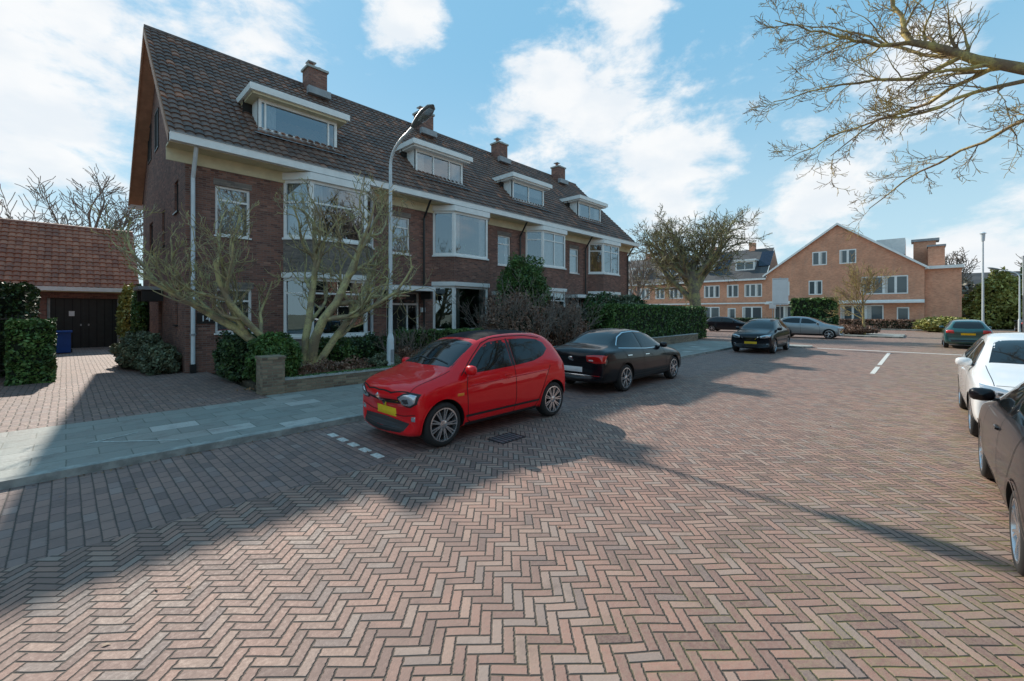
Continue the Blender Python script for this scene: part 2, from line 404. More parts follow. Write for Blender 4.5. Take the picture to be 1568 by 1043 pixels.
g=MB(); g.box(3.2,24.4,10.5,15.8,-.02,.12,'soil'); g.box(-25,-3.42,10.01,31,-.02,.1,'soil'); g.box(24.55,28.0,12,15,.09,.13,'soil'); g.obj('garden_bed')
g=MB()
for k in range(5):
    y=5.1+k*.34; g.box(2.80,2.90,y,y+.2,.0,.006,'mark_white')
for a,b in((17.2,19.5),(20.2,26.5)): g.box(a,b,1.05,1.17,0,.006,'mark_white')
g.box(27.3,27.55,-2.4,4.0,0,.006,'mark_white')
g.obj('road_marking')
g=MB()
def strip(a,b,w,z):
    a=Vector(a);b=Vector(b);d=(b-a).normalized();n=Vector((-d.y,d.x))*w/2
    g.face([(*(a-n),z),(*(b-n),z),(*(b+n),z),(*(a+n),z)],'chalk')
strip((.25,8.35),(1.1,7.62),.035,.0895); strip((.2,8.3),(.75,8.55),.03,.0905)
g.obj('chalk_marking')
g=MB(); g.box(4.35,4.85,4.35,4.7,0,.006,'trim')
for k in range(6): g.box(4.38+k*.075,4.42+k*.075,4.38,4.67,.006,.012,'steel')
g.obj('drain_cover')
g=MB()
for yy,n_,sp_ in((7.05,420,.05),(-2.4,160,.12),(10.25,120,.05),(4.0,60,1.8)):
    for k in range(n_):
        x=-3+RS.rand()*24; y=yy+RS.randn()*sp_; z=.006 if yy<7.2 else .092
        if yy==7.05 and y>7.08: y=7.02
        a=RS.rand()*6.28; s_=.012+RS.rand()*.014; d=Vector((math.cos(a)*s_,math.sin(a)*s_,RS.rand()*.012)); e=Vector((-math.sin(a)*s_*.5,math.cos(a)*s_*.5,0)); c=Vector((x,y,z))
        g.face([c-d*.9+Vector((0,0,.004)),c+e,c+d,c-e],'leaf_litter')
g.obj('fallen_leaves')

# ------------------------------------------------------------------ terraced houses
FY=15.8; EY,EZ=15.25,6.92; RY,RZ=20.8,12.45; BY,BZ=26.35,6.9
bounds=[2.45,10.97,17.17,23.4,28.9]
pitch=6.2
for hi in range(4):
    x0,x1=bounds[hi],bounds[hi+1]; H=empty('brick_house')
    H.location=(x0,FY,0); inv=Vector((-x0,-FY,0))
    W=MB();F=MB();G=MB();I=MB();T=MB()
    off=hi*pitch
    bx=5.15+off if hi<3 else 23.72
    M=LM(x0,FY,1,0)
    holes=[]; wins=[]
    if hi==0:
        holes+=[(.75,1.75,1.25,2.65),(.75,1.7,4.3,5.85)]
        wins+=[((.75,1.75,1.25,2.65),'full',()),((.75,1.7,4.3,5.85),'full',())]
    b0,b1=bx-x0,bx-x0+3.35
    holes.append((b0+.15,b1-.15,1.0,3.1)); holes.append((b0+.15,b1-.15,4.4,6.45))
    if hi<3:
        s0=min(9.25+off-x0,x1-x0-1.75)
        holes+=[(s0,s0+.95,4.35,5.9)]; wins.append(((s0,s0+.95,4.35,5.9),'full' if hi!=1 else 'sides',()))
        holes.append((s0-.15,s0+1.45,.1,2.75))
        F.box(s0-.15,s0-.08,.1,.2,.1,2.75,'white_paint',M); F.box(s0+1.38,s0+1.45,.1,.2,.1,2.75,'white_paint',M)
        F.box(s0-.08,s0+1.38,.1,.2,2.2,2.28,'white_paint',M); F.box(s0-.08,s0+1.38,.1,.2,2.68,2.75,'white_paint',M)
        F.box(s0-.08,s0+.85,.14,.19,.1,2.2,'door_green',M); F.box(s0+.85,s0+.92,.1,.2,.1,2.2,'white_paint',M)
        F.box(s0+.1,s0+.65,.125,.139,1.2,2.0,'interior',M); F.box(s0+.7,s0+.75,.1,.138,1.0,1.2,'steel',M)
        G.face([M@Vector(p) for p in((s0+.92,.15,.3),(s0+1.38,.15,.3),(s0+1.38,.15,2.2),(s0+.92,.15,2.2))],'house_glass')
        G.face([M@Vector(p) for p in((s0-.08,.15,2.28),(s0+1.38,.15,2.28),(s0+1.38,.15,2.68),(s0-.08,.15,2.68))],'house_glass')
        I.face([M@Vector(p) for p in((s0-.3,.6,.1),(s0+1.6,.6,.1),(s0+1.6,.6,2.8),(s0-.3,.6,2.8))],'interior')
        F.box(s0-.45,s0+1.6,-.95,-.003,2.78,2.95,'white_paint',M); F.box(s0-.4,s0+1.55,-.9,-.003,2.951,2.98,'lead',M)
        F.box(s0-.32,s0-.24,-.8,-.05,2.45,2.78,'dark_paint',M);F.box(s0+1.46,s0+1.54,-.8,-.05,2.45,2.78,'dark_paint',M)
        F.box(s0+1.47,s0+1.67,-.1,-.003,1.9,2.1,'sign_white',M)
    wall(W,M,x1-x0,0,6.75,holes,'brick')
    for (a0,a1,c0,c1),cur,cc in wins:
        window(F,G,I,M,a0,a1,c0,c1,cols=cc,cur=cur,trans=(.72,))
    for (a0,a1,c0,c1) in holes:
        if a1-a0<2: W.box(a0-.05,a1+.05,-.012,-.003,c1,c1+.2,'brick_grey',M)
    A=(bx,FY-.003);B=(bx+.65,FY-.72);C=(bx+2.7,FY-.72);D=(bx+3.35,FY-.003)
    def outs(e):
        return [(A[0]-e*.7,FY-.004),(B[0]-e*.45,B[1]-e),(C[0]+e*.45,C[1]-e),(D[0]+e*.7,FY-.004)]
    W.prism(outs(0),0,.98,'brick_grey' if hi==0 else 'brick'); W.prism(outs(0),3.27,4.38,'brick_grey' if hi==0 else 'brick')
    F.prism(outs(.06),.982,1.05,'white_paint'); F.prism(outs(.09),3.08,3.26,'white_paint')
    F.prism(outs(.06),4.382,4.45,'white_paint'); F.prism(outs(.10),6.42,6.66,'white_paint'); F.prism(outs(-.02),6.662,6.74,'lead')
    segs=[(A,B),(B,C),(C,D)]
    for si,(p,q) in enumerate(segs):
        dx,dy=q[0]-p[0],q[1]-p[1]; L=math.hypot(dx,dy); MM=LM(p[0],p[1],dx/L,dy/L)
        for (c0,c1,lo) in((1.052,3.078,1),(4.452,6.418,0)):
            cols=() if si!=1 else ((.5,) if hi==2 or (hi==3) else ())
            tr=(.74,) if (lo or hi!=0) and hi!=1 else ((.62,) if hi==0 else ())
            cur='left' if si==1 else ('full' if (lo==0 and hi in(0,)) and si==0 else None)
            if hi==1 and si==1: cur='sides'
            if hi==2 and si==1 and not lo: cur='full'
            if hi==0 and si==1 and lo: cur=None
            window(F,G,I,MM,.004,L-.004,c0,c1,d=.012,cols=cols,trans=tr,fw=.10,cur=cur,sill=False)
    for c0,c1 in((1.0,3.1),(4.4,6.5)):
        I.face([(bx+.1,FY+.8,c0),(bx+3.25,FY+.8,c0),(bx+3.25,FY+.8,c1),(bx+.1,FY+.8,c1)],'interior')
        for k in range(4):
            xx=bx+.9+k*.5+RS.rand()*.2; I.prism([(xx,FY-.5),(xx+.12,FY-.5),(xx+.12,FY-.38),(xx,FY-.38)],c0+.06,c0+.2,'sign_white')
            for q in range(9):
                v=Vector(RS.randn(3))*.09; cc=Vector((xx+.06,FY-.44,c0+.32)); I.face([cc+v,cc+v+Vector((.06,0,.05)),cc+v+Vector((.02,.02,.11))],'leaf_green')
    ex0=2.0 if hi==0 else x0; ex1=x1 if hi<3 else 29.25
    F.box(ex0,ex1,15.22,15.798,6.68,6.74,'cream'); F.box(ex0,ex1,15.76,15.795,6.32,6.679,'cream')
    F.box(ex0,ex1,15.02,15.219,6.70,6.93,'white_paint'); F.box(ex0-.0,ex1,15.0,15.05,6.931,6.95,'lead')
    if hi==0:
        T.cyl((2.62,15.68,0),(2.62,15.68,5.9),.055,.055,'pipe_white'); T.cyl((2.62,15.68,5.9),(2.62,15.2,6.7),.055,.055,'pipe_white')
        for z in(1.2,2.8,4.4): T.cyl((2.62,15.68,z),(2.62,15.68,z+.06),.075,.075,'lead')
        T.box(2.55,2.69,15.61,15.75,0,.35,'dark_paint')
    px=x1-.15
    T.cyl((px,15.7,0),(px,15.7,6.0),.045,.045,'dark_paint'); T.cyl((px,15.7,6.0),(px,15.2,6.72),.045,.045,'dark_paint')
    if hi==0:
        MG=LM(2.45,25.8,0,-1)
        wall(W,MG,10.0-.001,0,6.75,[(8.2,8.9,5.1,6.1),(2.2,3.2,4.2,5.6),(5.6,6.2,4.3,5.6),(8.3,8.8,1.5,2.7),(4.7,5.7,.1,2.3),(1.2,2.2,1.1,2.6)],'brick')
        for h in((8.2,8.9,5.1,6.1),(2.2,3.2,4.2,5.6),(5.6,6.2,4.3,5.6),(8.3,8.8,1.5,2.7),(1.2,2.2,1.1,2.6)):
            window(F,G,I,MG,*h,fm='dark_paint',cur=None,fw=.05)
        F.box(4.7,5.7,.1,.15,.1,2.3,'door_green',MG)
        F.box(4.4,6.0,-.7,-.003,2.7,2.82,'lead',MG); F.box(4.5,4.6,-.6,-.003,2.3,2.7,'dark_paint',MG); F.box(5.8,5.9,-.6,-.003,2.3,2.7,'dark_paint',MG)
        W.face([(2.45,25.8,6.75),(2.45,15.8,6.75),(2.45,15.8,7.2),(2.45,20.8,12.25),(2.45,25.8,7.2)],'brick')
        for a in(1.9,3.9):
            window(F,G,I,MG,a,a+.9,8.2,9.7,d=-.03,fm='dark_paint',cur=None,fw=.06,sill=False)
            G.face([MG@Vector(p) for p in((a,-.008,8.2),(a+.9,-.008,8.2),(a+.9,-.008,9.7),(a,-.008,9.7))],'interior')
        for (ya,za,yb,zb) in((EY,EZ,RY,RZ),(BY,BZ,RY,RZ)):
            v=[(1.98,ya,za-.26),(1.98,yb,zb-.26),(1.98,yb,zb-.0),(1.98,ya,za-.0)]; w=[(2.03,*p[1:]) for p in v]
            for q in([v[0],v[1],v[2],v[3]],[w[3],w[2],w[1],w[0]],[v[0],w[0],w[1],v[1]],[v[3],v[2],w[2],w[3]]): F.face(q,'brown_wood')
            F.face([(2.031,ya,za-.2),(2.449,ya,za-.2),(2.449,yb,zb-.2),(2.031,yb,zb-.2)],'brown_wood')
        F.box(2.0,2.5,26.2,26.45,6.68,6.92,'white_paint')
        t=bpy.data.curves.new('house_number','FONT'); t.body='144'; t.size=.26; t.extrude=.004
        to=bpy.data.objects.new('house_number',t); COL.objects.link(to); t.materials.append(MATS['sign_white']); to.parent=H
        to.location=(3.0-x0-.18,-.03,1.62); to.rotation_euler=(math.pi/2,0,0)
        F.box(.28,.74,-.02,-.003,1.55,1.88,'dark_paint',M)
    if hi==3:
        W.face([(28.9,15.8,0),(28.9,25.8,0),(28.9,25.8,7.2),(28.9,20.8,12.25),(28.9,15.8,7.2)],'brick')
        for (ya,za,yb,zb) in((EY,EZ,RY,RZ),):
            F.face([(29.25,ya,za-.2),(29.25,yb,zb-.2),(29.25,yb,zb),(29.25,ya,za)],'white_paint')
            F.face([(28.901,ya,za-.2),(29.249,ya,za-.2),(29.249,yb,zb-.2),(28.901,yb,zb-.2)],'cream')
    W.face([(x1,25.8,0),(x0,25.8,0),(x0,25.8,6.75),(x1,25.8,6.75)],'brick')
    W.face([(ex0+.05,EY+.05,EZ-.05),(ex1-.02,EY+.05,EZ-.05),(ex1-.02,RY,RZ-.06),(ex0+.05,RY,RZ-.06)],'interior')
    W.face([(ex0+.05,BY,BZ-.0),(ex1,BY,BZ),(ex1,RY,RZ-.02),(ex0+.05,RY,RZ-.02)],'roof_dark')
    x=ex0
    while x<ex1-.05:
        T.cyl((x,RY,RZ-.02),(min(x+.4,ex1+.02),RY,RZ-.0),.135,.115,'ridge_tile',8); x+=.38
    cx=[8.0,14.0,20.0,26.4][hi]; cy=20.35
    W.box(cx-.42,cx+.42,cy-.35,cy+.35,11.4,13.0,'brick'); T.box(cx-.48,cx+.48,cy-.41,cy+.41,13.002,13.1,'concrete')
    T.cyl((cx-.18,cy,13.1),(cx-.18,cy,13.36),.12,.1,'pot_cap'); T.cyl((cx+.2,cy,13.1),(cx+.2,cy,13.3),.12,.1,'concrete')
    T.box(cx-.36,cx+.0,cy-.18,cy+.18,13.36,13.4,'lead'); T.box(cx-.5,cx+.5,cy-.6,cy-.352,11.75,12.06,'lead')
    d0=[4.6,10.95,17.3,23.65][hi]; d1=d0+2.75; dy=16.55
    T.box(d0-.35,d1+.35,dy-.38,dy+1.9,9.38,9.60,'white_paint'); T.box(d0-.31,d1+.31,dy-.34,dy+1.9,9.602,9.63,'lead')
    T.box(d0-.25,d1+.25,dy-.28,dy+1.8,9.30,9.378,'cream' if hi==0 else 'white_paint')
    for xx,sg in((d0,-1),(d1,1)):
        T.face([(xx,dy,8.0),(xx,dy,9.3),(xx,dy+1.35,9.3)] if sg<0 else [(xx,dy,8.0),(xx,dy+1.35,9.3),(xx,dy,9.3)],'white_paint')
    MD=LM(d0,dy,1,0)
    window(F,G,I,MD,0,2.75,8.22,9.298,d=.0,cols=(.36,.7) if hi==1 else ((.08,.88) if hi==0 else (.5,)),fw=.1,cur=['left','sides','blind','sides'][hi],sill=False)
    T.box(d0-.05,d1+.05,dy-.12,dy-.002,8.08,8.21,'lead'); T.face([(d0-.2,dy-.45,7.93),(d1+.2,dy-.45,7.93),(d1+.2,dy-.02,8.14),(d0-.2,dy-.02,8.14)],'lead')
    if hi in(2,):
        sy=18.4; sz=EZ+(sy-EY); R=Matrix.Translation((21.5,sy,sz))@Matrix.Rotation(math.radians(45),4,'X')
        T.box(-.4,.4,-.5,.5,.05,.14,'lead',R); T.box(-.32,.32,-.42,.42,.141,.15,'car_glass',R)
    for mb,nm,sm in((W,'walls',0),(F,'window_frames',0),(G,'window_glass',0),(I,'curtains',0),(T,'dormer_chimney_trim',0)):
        mb.v=[tuple(Vector(p)+inv) for p in mb.v]
        mb.obj(nm,H)
    r=tile_roof('roof',H,ex0,ex1,EY,EZ,RY,RZ); r.location=inv
NX=-2.2
H=empty('brick_house'); W=MB()  # neighbour house out of view, added and extended to cast shade on the left
W.box(-30,NX-.3,15.8,25.8,0,6.9,'brick'); W.face([(NX-.3,15.8,6.9),(NX-.3,25.8,6.9),(NX-.3,20.8,12.3)],'brick'); W.obj('walls',H)
W=MB(); W.face([(-30,15.3,6.9),(NX,15.3,6.9),(NX,20.8,12.4),(-30,20.8,12.4)],'roof_dark'); W.face([(-30,26.3,6.9),(NX,26.3,6.9),(NX,20.8,12.4),(-30,20.8,12.4)],'roof_dark'); W.obj('roof',H)
W=MB(); W.box(-30,NX,15.1,15.3,6.7,6.92,'white_paint')
for k in range(5): 
    W.box(-28+k*4.6,-26+k*4.6,15.7,15.79,1.0,2.7,'white_paint'); W.box(-27.9+k*4.6,-26.1+k*4.6,15.68,15.699,1.1,2.6,'car_glass')
    W.box(-28+k*4.6,-26+k*4.6,15.7,15.79,4.3,5.9,'white_paint'); W.box(-27.9+k*4.6,-26.1+k*4.6,15.68,15.699,4.4,5.8,'car_glass')
W.obj('windows',H)
H=empty('brick_house'); W=MB()
for k in range(4):
    a=-12+k*13
    W.box(a,a+12.9,-26,-17,0,6.5,'brick'); W.face([(a,-16.6,6.4),(a+12.9,-16.6,6.4),(a+12.9,-21.5,10.6),(a,-21.5,10.6)],'roof_tile_red')
    for j in range(4):
        for z in(1,4.2): W.box(a+1+j*3,a+2.8+j*3,-16.99,-16.9,z,z+1.6,'white_paint'); W.box(a+1.1+j*3,a+2.7+j*3,-16.89,-16.88,z+.1,z+1.5,'car_glass')
W.obj('walls',H)
# garage
H=empty('garage'); W=MB();F=MB()
wall(W,LM(-6,30.8,1,0),8.8,0,3.1,[(5.35,8.0,.05,2.6)],'brick',.25); W.face([(2.8,30.8,0),(2.8,37.3,0),(2.8,37.3,3.1),(2.8,34.05,6.4),(2.8,30.8,3.1)],'brick'); W.obj('walls',H)
M=LM(-6,30.8,1,0)
F.box(5.35,8.0,.2,.24,.05,2.6,'dark_paint',M)
for k in range(1,9): F.box(5.35+k*.294-.01,5.35+k*.294+.01,.185,.199,.05,2.55,'seam',M)
F.box(5.36,5.46,.1,.2,.05,2.6,'concrete',M); F.box(7.89,7.99,.1,.2,.05,2.6,'concrete',M); F.box(6.63,6.70,.16,.198,.05,2.6,'dark_paint',M)
F.box(6.5,6.56,.14,.18,1.2,1.3,'steel',M);F.box(6.78,6.84,.14,.18,1.2,1.3,'steel',M);F.box(6.1,6.3,.17,.184,1.7,1.95,'sign_white',M)
F.box(0,8.8,-.4,-.22,2.95,3.15,'white_paint',M); F.box(0,8.8,-.219,-.003,2.9,2.96,'cream',M); F.obj('garage_door_and_gutter',H)
tile_roof('roof',H,-6,2.75,30.45,3.12,34.05,6.6,'roof_tile_red',.25,.33)
W=MB(); W.face([(-6,37.6,3.1),(2.8,37.6,3.1),(2.8,34.05,6.55),(-6,34.05,6.55)],'roof_tile_red')
x=-6
while x<2.7: W.cyl((x,34.05,6.58),(x+.4,34.05,6.6),.14,.12,'pot_cap',8); x+=.38
W.obj('roof_back',H)

# ------------------------------------------------------------------ far houses
H=empty('gabled_brick_house'); W=MB();F=MB();G=MB();I=MB()
def farM(y): return LM(69,y,0,-1)
MF=farM(16.0)
def win2(M,a0,a1,z0,z1,cols=()):
    F.box(a0,a1,-.03,.06,z0,z1,'white_paint',M)
    n=[0]+list(cols)+[1]
    for k in range(len(n)-1):
        x0=a0+(a1-a0)*n[k]+.12; x1=a0+(a1-a0)*n[k+1]-.12
        G.box(x0,x1,-.045,-.031,z0+.14,z1-.14,'far_glass',M)
        if (k+int(a0))%2==0: G.box(x0,x0+(x1-x0)*.3,-.05,-.046,z0+.14,z1-.14,'curtain',M)
P=[MF@Vector(p) for p in((0,0,0),(16.2,0,0),(16.2,0,7.3),(8.1,0,13.3),(0,0,7.3))]
W.face(P,'brick_orange')
P2=[p+Vector((11,0,0)) for p in P]
W.face([P[1],P2[1],P2[2],P[2]],'brick_orange')
for a,b in((2,3),(4,3)):
    pa,pb=Vector(P[a]),Vector(P[b]); ov=(pa-pb).normalized()*.5; q=[pa+ov,pb,pb+Vector((11,0,0)),pa+ov+Vector((11,0,0))]
    q=[p+Vector((-.35 if i<2 else 0,0,.12)) for i,p in enumerate(q)]
    W.face(q,'roof_dark')
    d=Vector((-.02,0,-.28)); F.face([q[0],q[1],q[1]+d,q[0]+d],'white_paint'); q0=q[0]+d;q1=q[1]+d
    F.face([q0,q1,q1+Vector((.35,0,0)),q0+Vector((.35,0,0))],'brown_wood')
Y=lambda y:16.0-y
for (ya,yb,z0,z1,cc) in((10.6,9.0,8.1,9.9,(.5,)),(7.7,6.0,8.1,9.9,(.5,)),(5.6,1.2,4.1,6.3,(.25,.5,.75)),(11.0,9.5,4.2,6.1,(.5,)),(14.9,13.2,4.2,6.1,(.5,)),(7.6,3.4,.9,2.8,(.3,.6)),(15,12.6,.9,2.8,(.5,)),(11.4,10.3,.1,2.5,()),(2.2,1.1,.1,2.5,())):
    win2(MF,Y(ya),Y(yb),z0,z1,cc)
F.box(0,16.2,-.25,-.05,3.2,3.4,'white_paint',MF); F.box(0,16.2,-1.0,-.05,3.0,3.19,'white_paint',MF)
W.box(69.5,73,-3.2,-.22,0,6.9,'brick_orange'); F.box(69.1,73.3,-3.4,-.22,6.9,7.25,'white_paint')
W.box(73,75,-1.2,.8,7,10.6,'brick_orange'); F.box(72.8,75.2,-1.5,1.0,10.6,10.9,'lead'); W.box(70.5,72.5,-1.9,-.5,7.25,9.6,'brick_orange'); F.box(70.3,72.7,-2.0,-.4,9.6,9.8,'lead'); F.box(71,74,1.5,4.2,9,11,'white_paint')
W.obj('walls_and_roof',H); F.obj('trim',H); G.obj('windows',H)
for seg,(ya,yb) in enumerate(((16,27.5),(27.5,39),(39,50.5))):
    H=empty('row_house'); W=MB();F=MB();G=MB()
    sh=[0,.4,.9][seg]; M=LM(69+sh,yb,0,-1); L=yb-ya
    W.face([M@Vector(p) for p in((0,0,0),(L,0,0),(L,0,6.9),(0,0,6.9))],'brick_orange')
    W.face([M@Vector(p) for p in((L,0,0),(L,9,0),(L,9,6.9),(L,4.5,11.4),(L,0,6.9))],'brick_orange')
    W.face([M@Vector(p) for p in((-.0,-.5,6.7),(L,-.5,6.7),(L,4.5,11.6),(0,4.5,11.6))],'roof_dark')
    F.box(0,L,-.6,-.45,6.5,6.75,'white_paint',M); F.box(0,L,-.2,-.02,3.1,3.3,'white_paint',M)
    for k in range(2):
        b=k*L/2
        win2(M,b+.5,b+2.1,4.1,6.0,(.5,)); win2(M,b+2.9,b+5.2,4.1,6.0,(.33,.66)); win2(M,b+2.6,b+5.2,.9,2.7,(.5,)); win2(M,b+.6,b+1.7,.1,2.5)
        y0=.9
        F.box(b+1.2,b+4.2,y0-.1,y0+2.6,9.5,9.75,'white_paint',M); F.box(b+1.4,b+4.0,y0+.05,y0+2,7.9,9.49,'white_paint',M)
        G.box(b+1.6,b+2.65,y0+.03,y0+.049,8.3,9.3,'far_glass',M); G.box(b+2.75,b+3.8,y0+.03,y0+.049,8.3,9.3,'far_glass',M)
        R=M@Matrix.Translation((b+4.6,2.6,9.78))@Matrix.Rotation(math.radians(44),4,'X')
        if (seg,k)in((0,1),(0,0),(1,1)): G.box(-.3,1.3,-1.7,1.7,.05,.09,'solar',R)
        W.box(b+2.4,b+3.2,4.2,5.0,11.2,12.6,'brick_orange',M)
    W.obj('walls_and_roof',H); F.obj('trim',H); G.obj('windows',H)
H=empty('distant_house'); W=MB()
for k,(x,y,w,h) in enumerate(((125,-22,16,8),(150,-2,20,9))):
    W.box(x,x+10,y,y+w,0,h-2.5,'brick_orange'); W.face([(x-.4,y-.4,h-2.5),(x-.4,y+w+.4,h-2.5),(x+5,y+w+.4,h+2),(x+5,y-.4,h+2)],'roof_dark')
    for j in range(5): W.box(x-.05,x-.01,y+1+j*3,y+2.6+j*3,1,2.6,'white_paint')
W.obj('walls_and_roof',H)

# ------------------------------------------------------------------ trees
class Tree:
    def __init__(s,seed): s.tubes=[]; s.r=random.Random(seed)
    def tube(s,pts,radii,sides): s.tubes.append((pts,radii,sides))
    def grow(s,p,d,L,r,lvl,cfg):
        R=s.r; n=cfg['seg'][lvl]; pts=[p.copy()]; rad=[r]; q=p.copy(); dd=d.normalized()
        for k in range(n):
            w=cfg['wob'][lvl]
            dd=(dd+Vector((R.gauss(0,w),R.gauss(0,w),R.gauss(0,w)+cfg['up'][lvl]))).normalized()
            q=q+dd*(L/n); pts.append(q.copy()); rad.append(max(r*(1-(k+1)/n*cfg['taper'][lvl]),cfg['rmin']))
        s.tube(pts,rad,[8,6,4,3,3,3][min(lvl,5)])
        if lvl+1<len(cfg['seg']):
            s.kids(pts,rad,L,lvl,cfg)
    def kids(s,pts,rad,L,lvl,cfg):
        R=s.r; nk=cfg['kids'][lvl]; n=len(pts)-1
        for c in range(nk):
            t=cfg['start'][lvl]+(1-cfg['start'][lvl])*(c+R.random())/nk
            f=t*n; i=min(int(f),n-1); u=f-i
            pp=pts[i].lerp(pts[i+1],u); rr=rad[i]*(1-u)+rad[i+1]*u
            ax=(pts[i+1]-pts[i]).normalized(); o=ax.orthogonal().normalized(); o.rotate(Matrix.Rotation(R.random()*6.283,3,ax))
            a=math.radians(R.uniform(*cfg['ang'][lvl]))
            d2=ax*math.cos(a)+o*math.sin(a)
            s.grow(pp,d2,L*R.uniform(*cfg['len'][lvl])*(1.1-.4*t),max(rr*cfg['rr'],cfg['rmin']),lvl+1,cfg)
    def build(s,name,mt):
        V=[];F=[]
        for pts,rad,sd in s.tubes:
            b=len(V)
            for k,p in enumerate(pts):
                ax=(pts[min(k+1,len(pts)-1)]-pts[max(k-1,0)])
                if ax.length<1e-6: ax=Vector((0,0,1))
                ax.normalize()
                if k==0: a=ax.orthogonal().normalized()
                else:
                    a=a-ax*a.dot(ax)
                    a=a.normalized() if a.length>1e-5 else ax.orthogonal().normalized()
                c=ax.cross(a)
                for i in range(sd):
                    t=6.28318*i/sd; V.append(p+a*(rad[k]*math.cos(t))+c*(rad[k]*math.sin(t)))
            for k in range(len(pts)-1):
                for i in range(sd):
                    F.append((b+k*sd+i,b+k*sd+(i+1)%sd,b+(k+1)*sd+(i+1)%sd,b+(k+1)*sd+i))
        me=bpy.data.meshes.new(name); me.from_pydata([tuple(v) for v in V],[],F); me.materials.append(MATS[mt])
        me.polygons.foreach_set('use_smooth',[True]*len(F))
        o=bpy.data.objects.new(name,me); COL.objects.link(o); return o
cfg=dict(seg=[8,7,6,5,3],wob=[.12,.18,.22,.22,.2],up=[.06,.09,.13,.15,.15],taper=[.5,.68,.75,.8,.8],kids=[6,6,4,3],start=[.34,.15,.1,.1],
    ang=[(30,65),(35,70),(30,65),(25,55)],len=[(.45,.72),(.4,.62),(.4,.62),(.4,.7)],rr=.66,rmin=.0075)
T=Tree(5); base=Vector((4.55,12.1,.1))
for d,L,r in(((-1.0,.45,1.15),4.2,.13),((-.35,.45,1.6),4.4,.12),((.35,-.2,1.6),4.5,.15),((.95,-.45,1.15),3.8,.12),((-.75,-.3,1.1),3.7,.10)):
    T.grow(base+Vector((random.uniform(-.1,.1),random.uniform(-.1,.1),0)),Vector(d),L,r,0,cfg)
T.build('magnolia_tree','bark_magnolia')
cfg2=dict(seg=[5,8,6,5,4],wob=[.05,.11,.18,.24,.22],up=[.1,.07,.06,.05,.05],taper=[.35,.75,.8,.85,.8],kids=[11,8,7,7],start=[.5,.2,.15,.1],
    ang=[(22,68),(35,70),(30,70),(25,65)],len=[(1.1,1.5),(.42,.62),(.4,.62),(.4,.7)],rr=.6,rmin=.017)
T=Tree(9); T.grow(Vector((35,13,0)),Vector((.03,.05,1)),5.2,.55,0,cfg2); T.build('bare_tree','bark_grey')
cfgf=dict(seg=[5,6,5,4],wob=[.05,.15,.2,.2],up=[.1,.12,.1,.1],taper=[.4,.75,.8,.8],kids=[11,9,8],start=[.35,.2,.1],ang=[(20,50),(30,60),(25,60)],
    len=[(.6,.95),(.4,.6),(.4,.6)],rr=.5,rmin=.02)
for (x,y,h,r,sd) in((1.4,41,7.4,.3,1),(-3.5,47,5.2,.2,2),(41,31,9.5,.35,3),(47,38,8.5,.35,12),(58,30,7,.3,4),(95,-12,7,.3,14),(105,-20,7.5,.3,15),(92,-3,6.5,.3,16),(86,-19,6.5,.3,17),
    (2,-9.5,8,.4,41),(10.5,-10,8.5,.4,42),(19,-9.5,8,.4,43),(28,-10,8,.4,44)):  # out of view across the street, added so the windows reflect branches
    T=Tree(sd); T.grow(Vector((x,y,0)),Vector((0,0,1)),h,r,0,dict(cfgf,rmin=.02 if x<60 and y>0 else .035)); T.build('bare_tree','bark_far')
cfgs=dict(cfgf); cfgs['rmin']=.013
T=Tree(21); T.grow(Vector((44,3.3,0)),Vector((0,0,1)),3.6,.10,0,cfgs); T.build('bare_tree','bark_lichen')
cfgr=dict(seg=[6,7,7,6,4],wob=[.05,.1,.14,.18,.2],up=[.02,.0,-.01,.02,.05],taper=[.5,.7,.8,.85,.8],kids=[0,9,8,5],start=[.2,.1,.1,.1],
    ang=[(30,60),(25,55),(25,60),(25,60)],len=[(.5,.8),(.4,.7),(.4,.65),(.35,.6)],rr=.5,rmin=.0052)
T=Tree(33)
def poly(pts,rads,L):
    P=[Vector(p) for p in pts]
    Q=[];RR=[]
    for k in range(len(P)-1):
        for j in range(3):
            t=j/3; q=P[k].lerp(P[k+1],t)
            if j: q+=Vector([T.r.gauss(0,.035) for _ in range(3)])
            Q.append(q); RR.append(rads[k]*(1-t)+rads[k+1]*t)
    Q.append(P[-1]); RR.append(rads[-1]); T.tube(Q,RR,8); return Q,RR
poly([(12.6,-6.2,0),(12.5,-6.1,2.2),(12.4,-5.9,4.0)],[.38,.3,.26],1)
A1=poly([(12.4,-5.9,4.0),(12,-3.6,5.2),(11.5,-1.3,6.1),(11.5,-.55,6.65),(11.5,.15,7.2)],[.20,.14,.095,.075,.06],1)
T.kids(A1[0][6:],A1[1][6:],2.2,1,cfgr)
